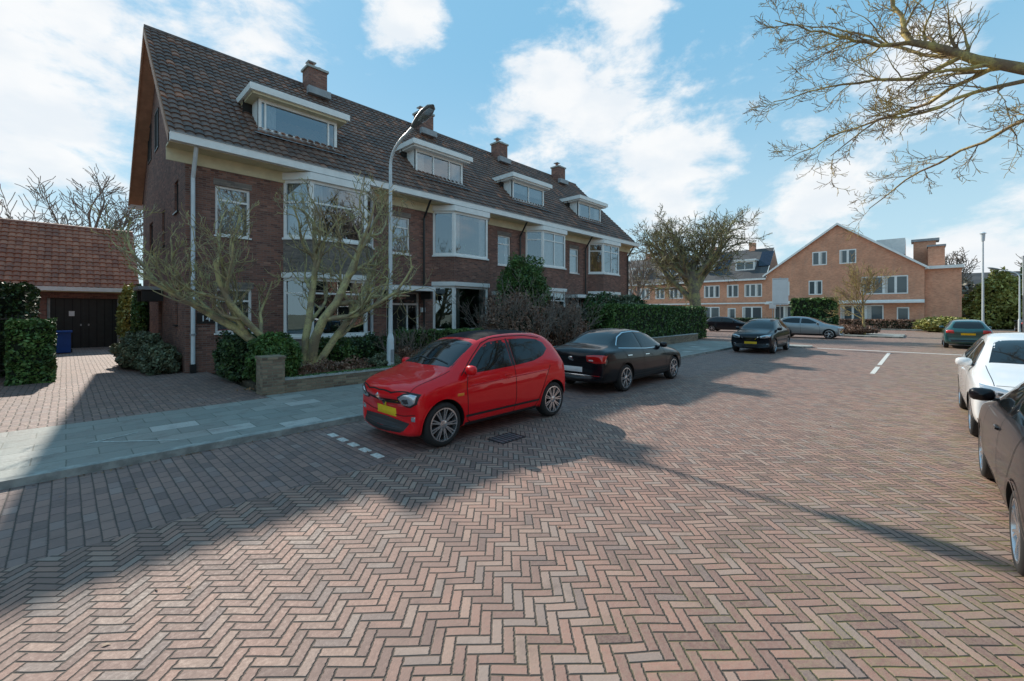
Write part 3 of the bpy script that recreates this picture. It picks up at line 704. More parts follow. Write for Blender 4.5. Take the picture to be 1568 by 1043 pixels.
for pts,r0 in (([(11.5,.15,7.2),(11.5,.65,7.35),(11.4,1.15,7.7),(11.2,1.75,8.0),(11.1,2.4,8.5)],.045),
    ([(11.5,-.55,6.65),(11.6,0.1,6.5),(11.7,.7,6.75),(11.6,1.5,6.85),(11.4,2.5,6.8)],.045),
    ([(11.5,-.9,6.4),(12.2,0.0,7.2),(12.6,.8,8.1),(12.8,1.6,8.8),(12.8,2.6,9.3)],.04),
    ([(11.5,-1.0,6.3),(12.3,-.1,6.2),(12.9,.8,6.3),(13.3,1.7,6.3),(13.5,2.7,6.0)],.04),
    ([(11.6,-1.6,5.95),(11.3,-.7,5.85),(11.3,.0,5.7),(11.2,.6,5.75),(11.2,1.4,5.2)],.042),
    ([(11.5,.15,7.2),(11.7,.3,7.9),(11.7,.6,8.7),(11.5,.9,9.6)],.05),
    ([(12,-3.6,5.2),(11.0,-2.4,6.4),(10.7,-1.3,7.6),(10.6,-.3,8.7),(10.5,.5,9.6)],.08),
    ([(12.4,-5.9,4.0),(12.8,-4.2,6.3),(13.0,-2.4,8.2),(13.2,-.6,9.6),(13.3,1.2,10.6)],.11),
    ([(11.8,-2.6,5.6),(12.6,-1.6,5.6),(13.4,-.6,5.4),(14.1,.3,5.1),(14.5,1.0,4.6)],.045),
    ([(12.4,-5.9,4.0),(12.7,-7,6),(13,-8,8)],.14)):
    n=len(pts); q=poly(pts,[r0*(1-.8*k/(n-1)) for k in range(n)],1); T.kids(q[0],q[1],1.7,1,dict(cfgr,kids=[0,12,7,5]))
T.build('bare_tree','bark_lichen')

# ------------------------------------------------------------------ foliage
def foliage(name,c,r,n,size,mt,box=False,core=True,parent=None,rag=1.0,cone=0):
    rs=RS
    if box:
        p=rs.rand(n,3)*2-1; ax=rs.randint(0,3,n); 
        sgn=np.where(rs.rand(n)<.5,-1,1); dep=1-np.abs(rs.randn(n))*.07
        for k in range(3):
            s_=ax==k
            p[s_,k]=(sgn*dep)[s_]
        p[:,2]=np.where(ax==2,np.abs(p[:,2]),p[:,2])
        nn=1+.07*np.sin(p[:,0:1]*9*r[0]+c[0]*3)*np.cos(p[:,1:2]*8*r[1]+p[:,2:3]*7)
        p=p*nn
    else:
        p=rs.randn(n,3); p/=np.linalg.norm(p,axis=1,keepdims=True)
        b=np.sin(p[:,0]*5+c[0]*7)*np.sin(p[:,1]*6+c[1]*3)*np.sin(p[:,2]*5+1)*.22+np.sin(p[:,0]*11+1)*np.sin(p[:,2]*13+c[0])*.08
        rad=(1-np.abs(rs.randn(n))*.14+.10*(rag-1)*np.abs(rs.randn(n)))*(1+b*rag)
        p=p*rad[:,None]
        if cone: p[:,:2]*=(1-.45*cone*(p[:,2:3]+.2))
    p=p*np.array(r)+np.array(c)
    p[:,2]=np.maximum(p[:,2],.1)
    a=rs.randn(n,3); a/=np.linalg.norm(a,axis=1,keepdims=True); b=rs.randn(n,3); b-=a*(a*b).sum(1,keepdims=True); b/=np.linalg.norm(b,axis=1,keepdims=True)
    s=size*(.6+.8*rs.rand(n,1)); a*=s; b*=s*.55
    V=np.stack([p-a,p+b,p+a,p-b],1).reshape(-1,3); F=np.arange(n*4).reshape(-1,4)
    V=V.tolist();F=F.tolist(); mi=[0]*n
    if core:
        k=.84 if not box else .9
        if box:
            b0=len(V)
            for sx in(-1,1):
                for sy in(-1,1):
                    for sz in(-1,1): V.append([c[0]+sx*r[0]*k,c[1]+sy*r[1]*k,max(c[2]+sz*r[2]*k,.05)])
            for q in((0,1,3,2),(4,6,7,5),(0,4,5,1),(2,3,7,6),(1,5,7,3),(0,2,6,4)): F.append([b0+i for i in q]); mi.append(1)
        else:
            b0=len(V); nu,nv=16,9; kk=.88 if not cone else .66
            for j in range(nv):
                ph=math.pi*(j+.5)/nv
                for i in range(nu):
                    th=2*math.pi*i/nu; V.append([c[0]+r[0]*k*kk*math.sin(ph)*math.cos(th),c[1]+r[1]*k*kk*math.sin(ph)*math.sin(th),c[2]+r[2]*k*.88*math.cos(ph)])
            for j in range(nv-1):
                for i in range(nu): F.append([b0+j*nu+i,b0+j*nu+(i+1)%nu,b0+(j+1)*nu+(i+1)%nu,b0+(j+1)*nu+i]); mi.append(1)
    me=bpy.data.meshes.new(name); me.from_pydata(V,[],F); me.materials.append(MATS[mt]); me.materials.append(MATS['leaf_core'])
    me.polygons.foreach_set('material_index',mi)
    o=bpy.data.objects.new(name,me); COL.objects.link(o)
    if parent: o.parent=parent
    return o
def twiggy(name,c,r,h,n,mt,seed):
    T=Tree(seed); cf=dict(seg=[5,4,3],wob=[.12,.2,.2],up=[.03,.1,.1],taper=[.6,.7,.7],kids=[5,4],start=[.3,.2],ang=[(20,50),(20,50)],len=[(.35,.6),(.3,.5)],rr=.7,rmin=.006)
    for k in range(n):
        a=T.r.random()*6.28; q=math.sqrt(T.r.random()); T.grow(Vector((c[0]+r[0]*q*math.cos(a)*.7,c[1]+r[1]*q*math.sin(a)*.7,.1)),Vector((math.cos(a)*q*.45,math.sin(a)*q*.45,1)),h*T.r.uniform(.75,1.1),.014,0,cf)
    return T.build(name,mt)
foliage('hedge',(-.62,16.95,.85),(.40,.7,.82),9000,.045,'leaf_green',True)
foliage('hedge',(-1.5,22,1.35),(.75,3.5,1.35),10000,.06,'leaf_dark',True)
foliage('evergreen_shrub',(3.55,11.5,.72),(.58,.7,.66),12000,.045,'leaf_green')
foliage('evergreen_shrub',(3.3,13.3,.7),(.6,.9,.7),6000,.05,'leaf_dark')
foliage('lavender_shrub',(1.75,19.0,.6),(.65,1.9,.62),9000,.06,'leaf_grey')
foliage('lavender_shrub',(1.95,16.6,.45),(.5,.8,.5),6000,.05,'leaf_grey')
foliage('climbing_plant',(2.25,25.0,1.6),(.25,1.2,1.5),5000,.07,'leaf_green')
foliage('climbing_plant',(2.3,29.5,1.6),(.5,1.0,1.7),5000,.08,'leaf_yellow')
foliage('garden_shrub',(5.4,12.8,.6),(.8,.6,.5),5000,.045,'leaf_green',rag=1.6)
foliage('garden_shrub',(6.9,13.2,.55),(.8,.6,.55),5000,.05,'leaf_dark',rag=1.6)
foliage('garden_shrub',(4.9,11.1,.3),(1.0,.35,.3),5000,.035,'leaf_brown',core=False,rag=2)
foliage('garden_shrub',(6.3,11.2,.38),(.5,.4,.3),6000,.03,'leaf_grey',rag=1.6)
foliage('garden_shrub',(7.2,11.4,.4),(.45,.4,.35),4000,.035,'leaf_brown',core=False,rag=2)
foliage('garden_shrub',(8.0,12.9,.65),(.9,.6,.55),6000,.05,'leaf_green',rag=1.8)
foliage('ground_cover',(4.8,10.95,.2),(1.6,.35,.14),4000,.04,'leaf_green',core=False)
foliage('leaf_litter',(5.5,11.2,.14),(2.4,.8,.03),2500,.035,'leaf_litter',core=False)
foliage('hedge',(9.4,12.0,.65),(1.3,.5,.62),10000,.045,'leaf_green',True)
twiggy('hydrangea_shrub',(7.6,12.1),(1.2,.8),1.1,22,'bark_far',51)
foliage('hydrangea_shrub',(12.6,11.9,1.15),(1.5,.9,1.3),12000,.05,'leaf_brown',core=True,rag=1.7)
twiggy('hydrangea_shrub',(12.6,11.7),(1.8,1.0),2.4,40,'bark_far',52)
foliage('hydrangea_shrub',(15.9,12.0,1.05),(1.2,.8,1.15),9000,.05,'leaf_brown',rag=1.7)
twiggy('hydrangea_shrub',(15.9,11.7),(1.4,.9),2.1,30,'bark_far',53)
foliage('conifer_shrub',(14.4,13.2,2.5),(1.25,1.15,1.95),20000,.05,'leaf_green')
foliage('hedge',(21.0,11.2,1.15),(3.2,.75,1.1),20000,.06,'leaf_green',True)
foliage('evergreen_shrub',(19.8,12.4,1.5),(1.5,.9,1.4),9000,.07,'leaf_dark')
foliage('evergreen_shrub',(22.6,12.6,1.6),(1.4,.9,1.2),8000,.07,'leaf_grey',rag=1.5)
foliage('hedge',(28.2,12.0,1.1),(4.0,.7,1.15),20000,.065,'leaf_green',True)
foliage('evergreen_shrub',(24.8,13.2,1.7),(1.3,.8,1.2),7000,.08,'leaf_dark')
foliage('hedge',(63,9.5,1.6),(1.0,2.2,1.9),5000,.16,'leaf_green',True)
foliage('hedge',(62,3.2,.5),(.8,3.5,.55),4000,.13,'leaf_brown',True)
foliage('hedge',(60.8,16,.5),(.8,8,.6),5000,.14,'leaf_dark',True)
foliage('garden_shrub',(58,-1.5,.7),(2,2.0,.7),4000,.15,'leaf_yellow')
foliage('garden_shrub',(44.5,4.0,.5),(1.2,1.6,.35),3500,.08,'leaf_brown')
foliage('evergreen_tree',(74,-6.5,3.0),(2.8,3.0,3.2),9000,.2,'leaf_yellow',rag=1.5,cone=1)
foliage('evergreen_tree',(80,-10.0,3.6),(2.4,2.8,4.2),7000,.22,'leaf_dark',rag=1.5,cone=1)
foliage('evergreen_tree',(86,-16.0,3.6),(2.8,3.2,3.8),6000,.25,'leaf_green',rag=1.5,cone=1)
T0=empty('tree_line')
for k in range(16):
    o=foliage('crown',(115+RS.rand()*30,-48+k*6.3,3.0),(4,4.5,3.5+RS.rand()*3.5),2500,.4,'leaf_far' if k%3 else 'leaf_dark',core=False,parent=T0,rag=1.7)
for k in range(10):
    foliage('crown',(75+RS.rand()*10,52+k*8,4.5),(4,6,5+RS.rand()*3),1500,.5,'leaf_far',core=False,parent=T0,rag=1.7)

W=MB(); W.box(2.95,3.4,10.32,10.77,0,.86,'brick_garden'); W.box(2.93,3.42,10.30,10.79,.862,.92,'brick_garden')
W.box(3.402,9.0,10.36,10.56,0,.36,'brick_garden'); W.box(3.402,9.0,10.34,10.58,.362,.41,'concrete')
W.obj('garden_wall')
foliage('moss',(5.2,10.45,.41),(1.8,.1,.03),2500,.02,'leaf_green',core=False)
W=MB(); W.box(9.02,28,10.36,10.52,0,.5,'brick_garden'); W.box(9.02,28,10.34,10.54,.502,.55,'concrete'); W.obj('garden_wall')
W=MB()
for k in range(7): W.cyl((-1.35+k*.11,18.0,.1),(-1.35+k*.11,18.0,1.85),.012,.012,'dark_paint',6)
W.box(-1.4,-.65,17.98,18.02,1.7,1.74,'dark_paint'); W.box(-1.4,-.65,17.98,18.02,.3,.34,'dark_paint'); W.obj('metal_gate')
W=MB(); W.prism([(-.35,27.2),(.15,27.2),(.15,27.8),(-.35,27.8)],.12,1.0,'blue_plastic'); W.prism([(-.4,27.12),(.2,27.12),(.2,27.85),(-.4,27.85)],1.002,1.07,'blue_plastic')
W.cyl((-.4,27.75,.14),(.2,27.75,.14),.11,.11,'rubber'); W.obj('wheelie_bin',bevel=.02)
# ------------------------------------------------------------------ street lamps & signs
def lamp(x,y,h=6.2,tx=0,ty=-1,arm=True):
    E=empty('street_lamp',(x,y,0)); W=MB()
    W.cyl((0,0,0),(0,0,1.15),.105,.10,'lamp_paint',16); W.cyl((0,0,1.15),(0,0,1.3),.10,.06,'lamp_paint',16,False); W.cyl((0,0,1.3),(0,0,h),.06,.045,'lamp_paint',14)
    W.box(-.05,.05,-.112,-.1,.5,.85,'lead')
    if not arm:
        W.cyl((0,0,h),(0,0,h+.5),.09,.12,'lamp_paint',12); W.cyl((0,0,h+.5),(0,0,h+.6),.18,.05,'lamp_paint',12); W.obj('pole_and_head',E,smooth=True); return
    prev=Vector((0,0,h))
    for k in range(1,9):
        a=k/8*math.radians(72); R=1.25
        p=Vector((tx*R*(1-math.cos(a)),ty*R*(1-math.cos(a)),h+R*math.sin(a)*.55)); W.cyl(prev,p,.042,.04,'lamp_paint',12); prev=p
    d=Vector((tx*.95,ty*.95,.30)).normalized(); q=prev+d*.28; W.cyl(prev,q,.04,.04,'lamp_paint',12)
    W.obj('pole',E,smooth=True)
    Hd=MB(); s=d; side=Vector((-s.y,s.x,0)).normalized(); up=s.cross(side)*-1
    if up.z<0: up=-up
    vs=[];n=12;prof=[(0,.06,.05),(.08,.09,.07),(.35,.14,.10),(.65,.17,.10),(.9,.13,.07),(1.0,.03,.02)]
    for t,w,hh in prof:
        c=q+s*(t*.95)
        for i in range(n):
            a=6.2832*i/n; z=math.sin(a); vs.append(c+side*(w*math.cos(a))+up*(hh*z*(1 if z>0 else .55)))
    fs=[(k*n+i,k*n+(i+1)%n,(k+1)*n+(i+1)%n,(k+1)*n+i) for k in range(len(prof)-1) for i in range(n)]
    Hd.raw(vs,fs,'lamp_head_mat'); Hd.obj('lamp_head',E,smooth=True,ang=60)
    L=MB(); c=q+s*.6-up*.06
    vs=[]
    for t,w,hh in((-.28,.08,.01),(-.1,.13,.05),(.12,.13,.05),(.28,.08,.01)):
        for i in range(8):
            a=math.pi*i/7; vs.append(c+s*t+side*(w*math.cos(a))-up*(hh*math.sin(a)+.0))
    fs=[(k*8+i,k*8+i+1,(k+1)*8+i+1,(k+1)*8+i) for k in range(3) for i in range(7)]
    L.raw(vs,fs,'lens'); L.obj('lamp_lens',E,smooth=True)
lamp(6.35,10.85,6.05)
lamp(41.5,15.5,6.5,tx=-.3,ty=-.9)
lamp(42.0,-2.9,6.6,arm=False)
lamp(75,-9.0,5.5,tx=0,ty=1)
lamp(62,-6.6,5.2,tx=0,ty=1)
def sign(name,x,y,h,w,hh,ang,mt='sign_white'):
    E=empty(name,(x,y,0),ang); W=MB(); W.cyl((0,0,0),(0,0,h),.03,.03,'steel',10); W.box(-.032,-.04-.01,-w/2,w/2,h-hh,h,mt)
    W.box(-.031,-.025,-.06,.06,h-hh+.1,h-hh+.15,'steel'); W.box(-.031,-.025,-.06,.06,h-.15,h-.1,'steel'); W.obj('post_and_panel',E)
def sign2(name,x,y,h,w,hh,ang):
    E=empty(name,(x,y,0),ang); W=MB(); W.cyl((0,0,0),(0,0,h+.05),.03,.03,'steel',10)
    W.box(-.05,-.034,-w/2,w/2,h-hh,h,'sign_white'); W.box(-.054,-.0505,-w/2+.04,w/2-.04,h-hh+.04,h-hh+.06,'lead'); W.box(-.054,-.0505,-w/2+.04,w/2-.04,h-.06,h-.04,'lead')
    W.obj('post_and_panel',E)
sign2('traffic_sign',27.0,5.6,3.75,.75,1.45,math.radians(20))
sign2('traffic_sign',27.6,-3.05,4.2,.34,1.6,math.radians(60))
sign2('traffic_sign',40.8,9,2.7,.5,.5,0)

# ------------------------------------------------------------------ cars
def resample(pts,n):
    P=[Vector(p) for p in pts]; D=[0]
    for i in range(1,len(P)): D.append(D[-1]+(P[i]-P[i-1]).length)
    out=[];T_=D[-1]
    for k in range(n+1):
        s=T_*k/n; i=0
        while i<len(D)-2 and D[i+1]<s: i+=1
        u=(s-D[i])/max(D[i+1]-D[i],1e-9); out.append(P[i].lerp(P[i+1],min(max(u,0),1)))
    return out
class Car:
    def __init__(s,name,stations,wheels,R,paintm,bowF=.28,bowR=.16,arch=False):
        s.E=empty(name); s.L=stations[-1][0]; s.w=max(t[4] for t in stations)
        V=[];F=[]
        def ring(st):
            x,zb,ze,zt,w,wt=st; h=zt-ze
            half=[(0,zb),(.8*w,zb),(.965*w,zb+.07),(w*1.0,zb+.42*(ze-zb)),(w*.992,ze-.22*(ze-zb)),(w*.955,ze),
                  (w*.955+(wt-w*.955)*.22,ze+h*.16),(wt,ze+h*.86),(wt*.84,zt-.008),(0,zt+.02)]
            full=half+[(-y,z) for y,z in reversed(half[1:-1])]
            out=[]
            for y,z in full:
                q=(y/w)**2
                xx=x+bowF*math.exp(-x/.4)*q-bowR*math.exp(-(s.L-x)/.4)*q
                out.append((xx,y,z))
            return out
        for st in stations: V+=ring(st)
        n=18; ns=len(stations)
        for k in range(ns-1):
            for i in range(n): F.append((k*n+i,k*n+(i+1)%n,(k+1)*n+(i+1)%n,(k+1)*n+i))
        for k,rev in((0,0),((ns-1),1)):
            for i in range(9):
                q=[i,i+1,(n-i-1)%n,(n-i)%n]; q2=[]
                for a in q:
                    if a not in q2: q2.append(a)
                q2=[k*n+a for a in q2]
                F.append(tuple(q2 if rev else reversed(q2)))
        me=bpy.data.meshes.new('body'); me.from_pydata(V,[],F); me.materials.append(MATS[paintm]); me.materials.append(MATS['seam'])
        bm=bmesh.new(); bm.from_mesh(me); bmesh.ops.recalc_face_normals(bm,faces=bm.faces); bm.to_mesh(me); bm.free()
        o=bpy.data.objects.new('body',me); COL.objects.link(o)
        ss=o.modifiers.new('s','SUBSURF'); ss.levels=2; ss.render_levels=2
        cut=[]
        for wx in wheels:
            for sg in(-1,1):
                c=MB(); c.ml=[paintm,'seam']; c.cyl((wx,sg*(s.w-.30),R),(wx,sg*(s.w+.3),R),R+.045,R+.045,'seam',40)
                co=c.obj('cut'); cut.append(co); b=o.modifiers.new('b','BOOLEAN'); b.object=co; b.operation='DIFFERENCE'; b.solver='EXACT'
        dg=bpy.context.evaluated_depsgraph_get(); m2=bpy.data.meshes.new_from_object(o.evaluated_get(dg))
        o.modifiers.clear(); o.data=m2
        for c in cut: bpy.data.objects.remove(c)
        m2.polygons.foreach_set('use_smooth',[True]*len(m2.polygons)); m2.set_sharp_from_angle(angle=math.radians(38))
        o.parent=s.E; s.body=o
        bm=bmesh.new(); bm.from_mesh(m2); s.bvh=BVHTree.FromBMesh(bm); bm.free()
        s.det=MB(); s.wh=MB(); s.R=R; s.wheels=wheels
        for wx in wheels:
            for v in'+-':
                P=[]
                for k in range(33):
                    a=math.radians(-12+204*k/32); P.append((wx+(R+.058)*math.cos(a),R+(R+.058)*math.sin(a)))
                s.line(v,P,.022,'trim' if arch else paintm,n=40,off=.012)
    def ray(s,view,a,b):
        o,d={'+':((a,3,b),(0,-1,0)),'-':((a,-3,b),(0,1,0)),'F':((-3,a,b),(1,0,0)),'B':((s.L+3,a,b),(-1,0,0)),'T':((a,b,3),(0,0,-1))}[view]
        h=s.bvh.ray_cast(Vector(o),Vector(d)); return (h[0],h[1]) if h[0] is not None else None
    def patch(s,view,top,bot,mt,n=16,m=6,off=.004,rim=True):
        if view=='S':
            for v in'+-': s.patch(v,top,bot,mt,n,m,off)
            return
        if view in('F2','B2'):
            s.patch(view[0],top,bot,mt,n,m,off); s.patch(view[0],[(-a,b) for a,b in top],[(-a,b) for a,b in bot],mt,n,m,off); return
        t=resample(top,n); q=resample(bot,n); G={}
        for i in range(n+1):
            for j in range(m+1):
                p=t[i].lerp(q[i],j/m); h=s.ray(view,p[0],p[1])
                if h:
                    edge=(i in(0,n) or j in(0,m))
                    G[i,j]=h[0]+h[1]*(off if not edge else .0005)
        vs=[];ix={}
        for k,p in G.items(): ix[k]=len(vs); vs.append(p)
        fs=[]
        for i in range(n):
            for j in range(m):
                ks=[(i,j),(i+1,j),(i+1,j+1),(i,j+1)]
                if all(k in ix for k in ks): fs.append(tuple(ix[k] for k in ks))
        s.det.raw(vs,fs,mt)
    def line(s,view,pts,w=.008,mt='seam',n=30,off=.0025):
        if view=='S':
            for v in'+-': s.line(v,pts,w,mt,n,off)
            return
        P=resample([(p[0],p[1]) for p in pts],n)
        vs=[];fs=[];ok=[]
        for k,p in enumerate(P):
            a=P[max(k-1,0)];b=P[min(k+1,n)];d=(b-a).normalized(); nn=Vector((-d[1],d[0]))
            h1=s.ray(view,p[0]+nn[0]*w/2,p[1]+nn[1]*w/2);h2=s.ray(view,p[0]-nn[0]*w/2,p[1]-nn[1]*w/2)
            if h1 and h2: vs+=[h1[0]+h1[1]*off,h2[0]+h2[1]*off]; ok.append(len(vs)-2)
            else: ok.append(None)
        for k in range(n):
            if ok[k] is not None and ok[k+1] is not None: a=ok[k];b=ok[k+1]; fs.append((a,a+1,b+1,b))
        s.det.raw(vs,fs,mt)
    def wheelset(s,spokes=10,rimm='rim',double=False):
        R=s.R; ri=R*.74
        for wx in s.wheels:
            for sg in(-1,1):
                M=Matrix.Translation((wx,sg*(s.w-.022),R))@Matrix.Diagonal((1,sg,1,1))
                W=s.wh
                W.lathe([(ri,-.03),(ri+.012,-.004),(R*.84,.0),(R*.93,-.008),(R*.985,-.03),(R,-.055),(R,-.16),(R*.97,-.195),(ri,-.2)],'rubber',M,40)
                W.lathe([(ri+.004,-.006),(ri-.016,-.004),(ri-.02,-.02),(ri-.025,-.12),(ri-.03,-.19)],rimm,M,40)
                W.lathe([(ri,-.10),(.001,-.10)],'seam',M,24)
                W.lathe([(.17*R/.31,-.085),(.001,-.085)],'rim_dark',M,24)
                W.lathe([(.062,-.05),(.058,-.018),(.045,-.012),(.001,-.010)],rimm,M,20)
                for k in range(spokes):
                    for dd in((-.5,.5) if double else (0,)):
                        a=2*math.pi*k/spokes; A=M@Matrix.Rotation(a+dd*.2,4,'Y')
                        w0,w1=(.011,.009) if double else (.022,.016)
                        v=[(.04,-.02,-w0),(.04,-.02,w0),(ri-.012,-.008,w1),(ri-.012,-.008,-w1),(.04,-.05,-w0),(.04,-.05,w0),(ri-.012,-.04,w1),(ri-.012,-.04,-w1)]
                        W.raw(v,[(0,1,2,3),(4,7,6,5),(0,4,5,1),(1,5,6,2),(2,6,7,3),(3,7,4,0)],rimm,A)
    def mirror(s,x,z,mt):
        for sg in(-1,1):
            h=s.ray('+' if sg>0 else '-',x,z); y=abs(h[0].y)
            vs=[];n=12
            M=Matrix.Translation((x,sg*(y+.13),z+.03))
            for j,ph in enumerate([.01,.5,1.0,1.57,2.1,2.6,3.13]):
                for i in range(n):
                    a=6.2832*i/n; sx=math.copysign(abs(math.cos(a))**.7,math.cos(a)); sz=math.copysign(abs(math.sin(a))**.7,math.sin(a))
                    vs.append((.07*math.cos(ph),.105*math.sin(ph)**.8*sx,.075*math.sin(ph)**.8*sz))
            fs=[(j*n+i,j*n+(i+1)%n,(j+1)*n+(i+1)%n,(j+1)*n+i) for j in range(6) for i in range(n)]
            s.det.raw(vs,fs,mt,M)
            s.det.box(x-.02,x+.03,min(sg*(y-.03),sg*(y+.08)),max(sg*(y-.03),sg*(y+.08)),z-.03,z+.0,'trim')
    def done(s,loc,rot=0,sc=(1,1,1)):
        s.det.obj('lights_glass_trim',s.E,smooth=True,ang=50); s.wh.obj('wheels',s.E,smooth=True,ang=40)
        s.E.location=loc; s.E.rotation_euler=(0,0,rot); s.E.scale=sc
TW=[(0,.30,.56,.66,.72,.62),(.035,.19,.68,.80,.785,.66),(.14,.165,.77,.88,.82,.685),(.40,.16,.835,.955,.835,.70),(.80,.16,.89,1.035,.838,.69),(1.08,.16,.915,1.23,.838,.625),(1.48,.16,.935,1.49,.835,.575),
 (2.02,.16,.955,1.565,.835,.57),(2.65,.16,.985,1.565,.835,.56),(3.15,.175,1.005,1.52,.83,.55),(3.43,.21,1.0,1.33,.82,.58),(3.55,.26,.95,1.08,.805,.64),(3.62,.35,.75,.88,.76,.63)]
c=Car('parked_car',TW,[.63,3.10],.315,'paint_red',.20,.09)
c.patch('T',[(1.43,-.51),(1.46,0),(1.43,.51)],[(.88,-.63),(.82,0),(.88,.63)],'car_glass',24,12)
c.patch('T',[(2.85,-.47),(2.85,.47)],[(1.53,-.47),(1.53,.47)],'roof_fabric',20,20)
c.patch('S',[(1.06,1.0),(1.30,1.19),(1.49,1.33),(1.67,1.415),(2.06,1.44)],[(1.06,.975),(1.5,.985),(2.06,1.01)],'car_glass')
c.patch('S',[(2.14,1.44),(2.5,1.44),(2.86,1.41),(3.03,1.34)],[(2.14,1.015),(2.6,1.05),(2.90,1.12),(3.08,1.23)],'car_glass')
c.patch('S',[(2.065,1.445),(2.135,1.445)],[(2.065,1.01),(2.135,1.015)],'trim',4,6,.0035)
c.line('S',[(.98,.96),(1.30,1.225),(1.54,1.40),(1.77,1.47),(2.1,1.49),(2.6,1.485),(2.97,1.43)],.012)
c.line('S',[(1.08,.93),(1.04,.8),(1.06,.3),(1.17,.24),(2.05,.24),(2.1,.5),(2.1,1.46)],.011,n=50)
c.line('S',[(2.1,.24),(2.6,.25),(2.72,.45),(2.87,.72),(3.02,.95)],.011,n=40)
c.line('S',[(1.0,.37),(2.7,.37)],.035,'trim',off=.006); c.patch('S',[(.99,.27),(2.75,.27)],[(1.0,.2),(2.73,.2)],'trim')
c.patch('S',[(1.12,.815),(2.0,.845),(2.98,.885)],[(1.12,.80),(2.0,.83),(2.98,.865)],'paint_red',20,2,.012)
c.patch('S',[(1.85,.90),(2.02,.905)],[(1.85,.87),(2.02,.875)],'paint_red',off=.022)
c.patch('S',[(.86,.72),(.98,.72)],[(.86,.68),(.98,.68)],'orange_lens')
c.patch('F2',[(.43,.725),(.54,.785),(.66,.805),(.765,.78)],[(.43,.62),(.52,.585),(.64,.59),(.755,.65)],'trim',16,9,.010)
c.patch('F2',[(.45,.715),(.54,.77),(.66,.79),(.745,.765)],[(.45,.63),(.52,.60),(.64,.605),(.735,.66)],'lens',16,9,.018)
c.patch('F2',[(.50,.70),(.57,.735),(.64,.73)],[(.50,.645),(.56,.625),(.64,.645)],'lens_dark',8,5,.025)
c.patch('F',[(-.42,.68),(0,.68),(.42,.68)],[(-.42,.62),(0,.585),(.42,.62)],'trim',20,5,.008)
c.line('F',[(-.41,.665),(.41,.665)],.008,'chrome',off=.013)
c.patch('F',[(-.0,.75),(.06,.64),(0,.53)],[(0,.75),(-.06,.64),(0,.53)],'chrome',8,5,.03)
c.patch('F',[(-.0,.705),(.03,.64),(0,.575)],[(0,.705),(-.03,.64),(0,.575)],'trim',8,5,.034)
c.patch('F',[(-.60,.37),(0,.39),(.60,.37)],[(-.52,.24),(0,.215),(.52,.24)],'trim',20,6,.006)
for z in(.26,.29,.32,.35): c.line('F',[(-.5,z),(.5,z)],.007,'rim_dark',off=.012)
c.patch('F2',[(.63,.46),(.72,.48)],[(.63,.40),(.72,.41)],'lens',6,4,.01)
c.line('F',[(-.72,.50),(-.45,.45),(0,.43),(.45,.45),(.72,.50)],.010,'seam')
c.patch('F',[(-.26,.53),(.26,.53)],[(-.26,.41),(.26,.41)],'plate_yellow',8,3,.02)
c.line('T',[(.18,-.64),(.09,-.3),(.07,0),(.09,.3),(.18,.64)],.009); c.line('T',[(.18,.64),(.5,.675),(.84,.66)],.008); c.line('T',[(.18,-.64),(.5,-.675),(.84,-.66)],.008)
c.line('T',[(.93,-.5),(.98,-.1),(.91,.1)],.018,'trim',off=.014);c.line('T',[(.93,.5),(1.0,.3),(.95,.0)],.018,'trim',off=.014)
c.patch('B2',[(.55,1.0),(.68,1.0)],[(.55,.75),(.70,.78)],'tail'); c.patch('B',[(-.45,1.42),(.45,1.42)],[(-.5,1.1),(.5,1.1)],'car_glass')
c.mirror(1.08,1.01,'paint_red'); c.wheelset(9,'rim',True)
c.done((3.06,5.67,0))
PS=[(0,.32,.55,.60,.74,.6),(.06,.22,.64,.71,.83,.66),(.25,.18,.72,.81,.88,.7),(.8,.17,.80,.92,.908,.72),(1.35,.17,.86,1.0,.91,.72),(1.7,.17,.90,1.2,.91,.66),(2.15,.17,.92,1.42,.91,.60),
 (2.8,.17,.94,1.475,.91,.585),(3.3,.17,.955,1.44,.91,.575),(3.75,.18,.975,1.25,.905,.60),(4.12,.2,.99,1.075,.89,.66),(4.5,.24,.985,1.06,.875,.68),(4.70,.28,.93,1.01,.84,.66),(4.77,.38,.68,.80,.78,.6)]
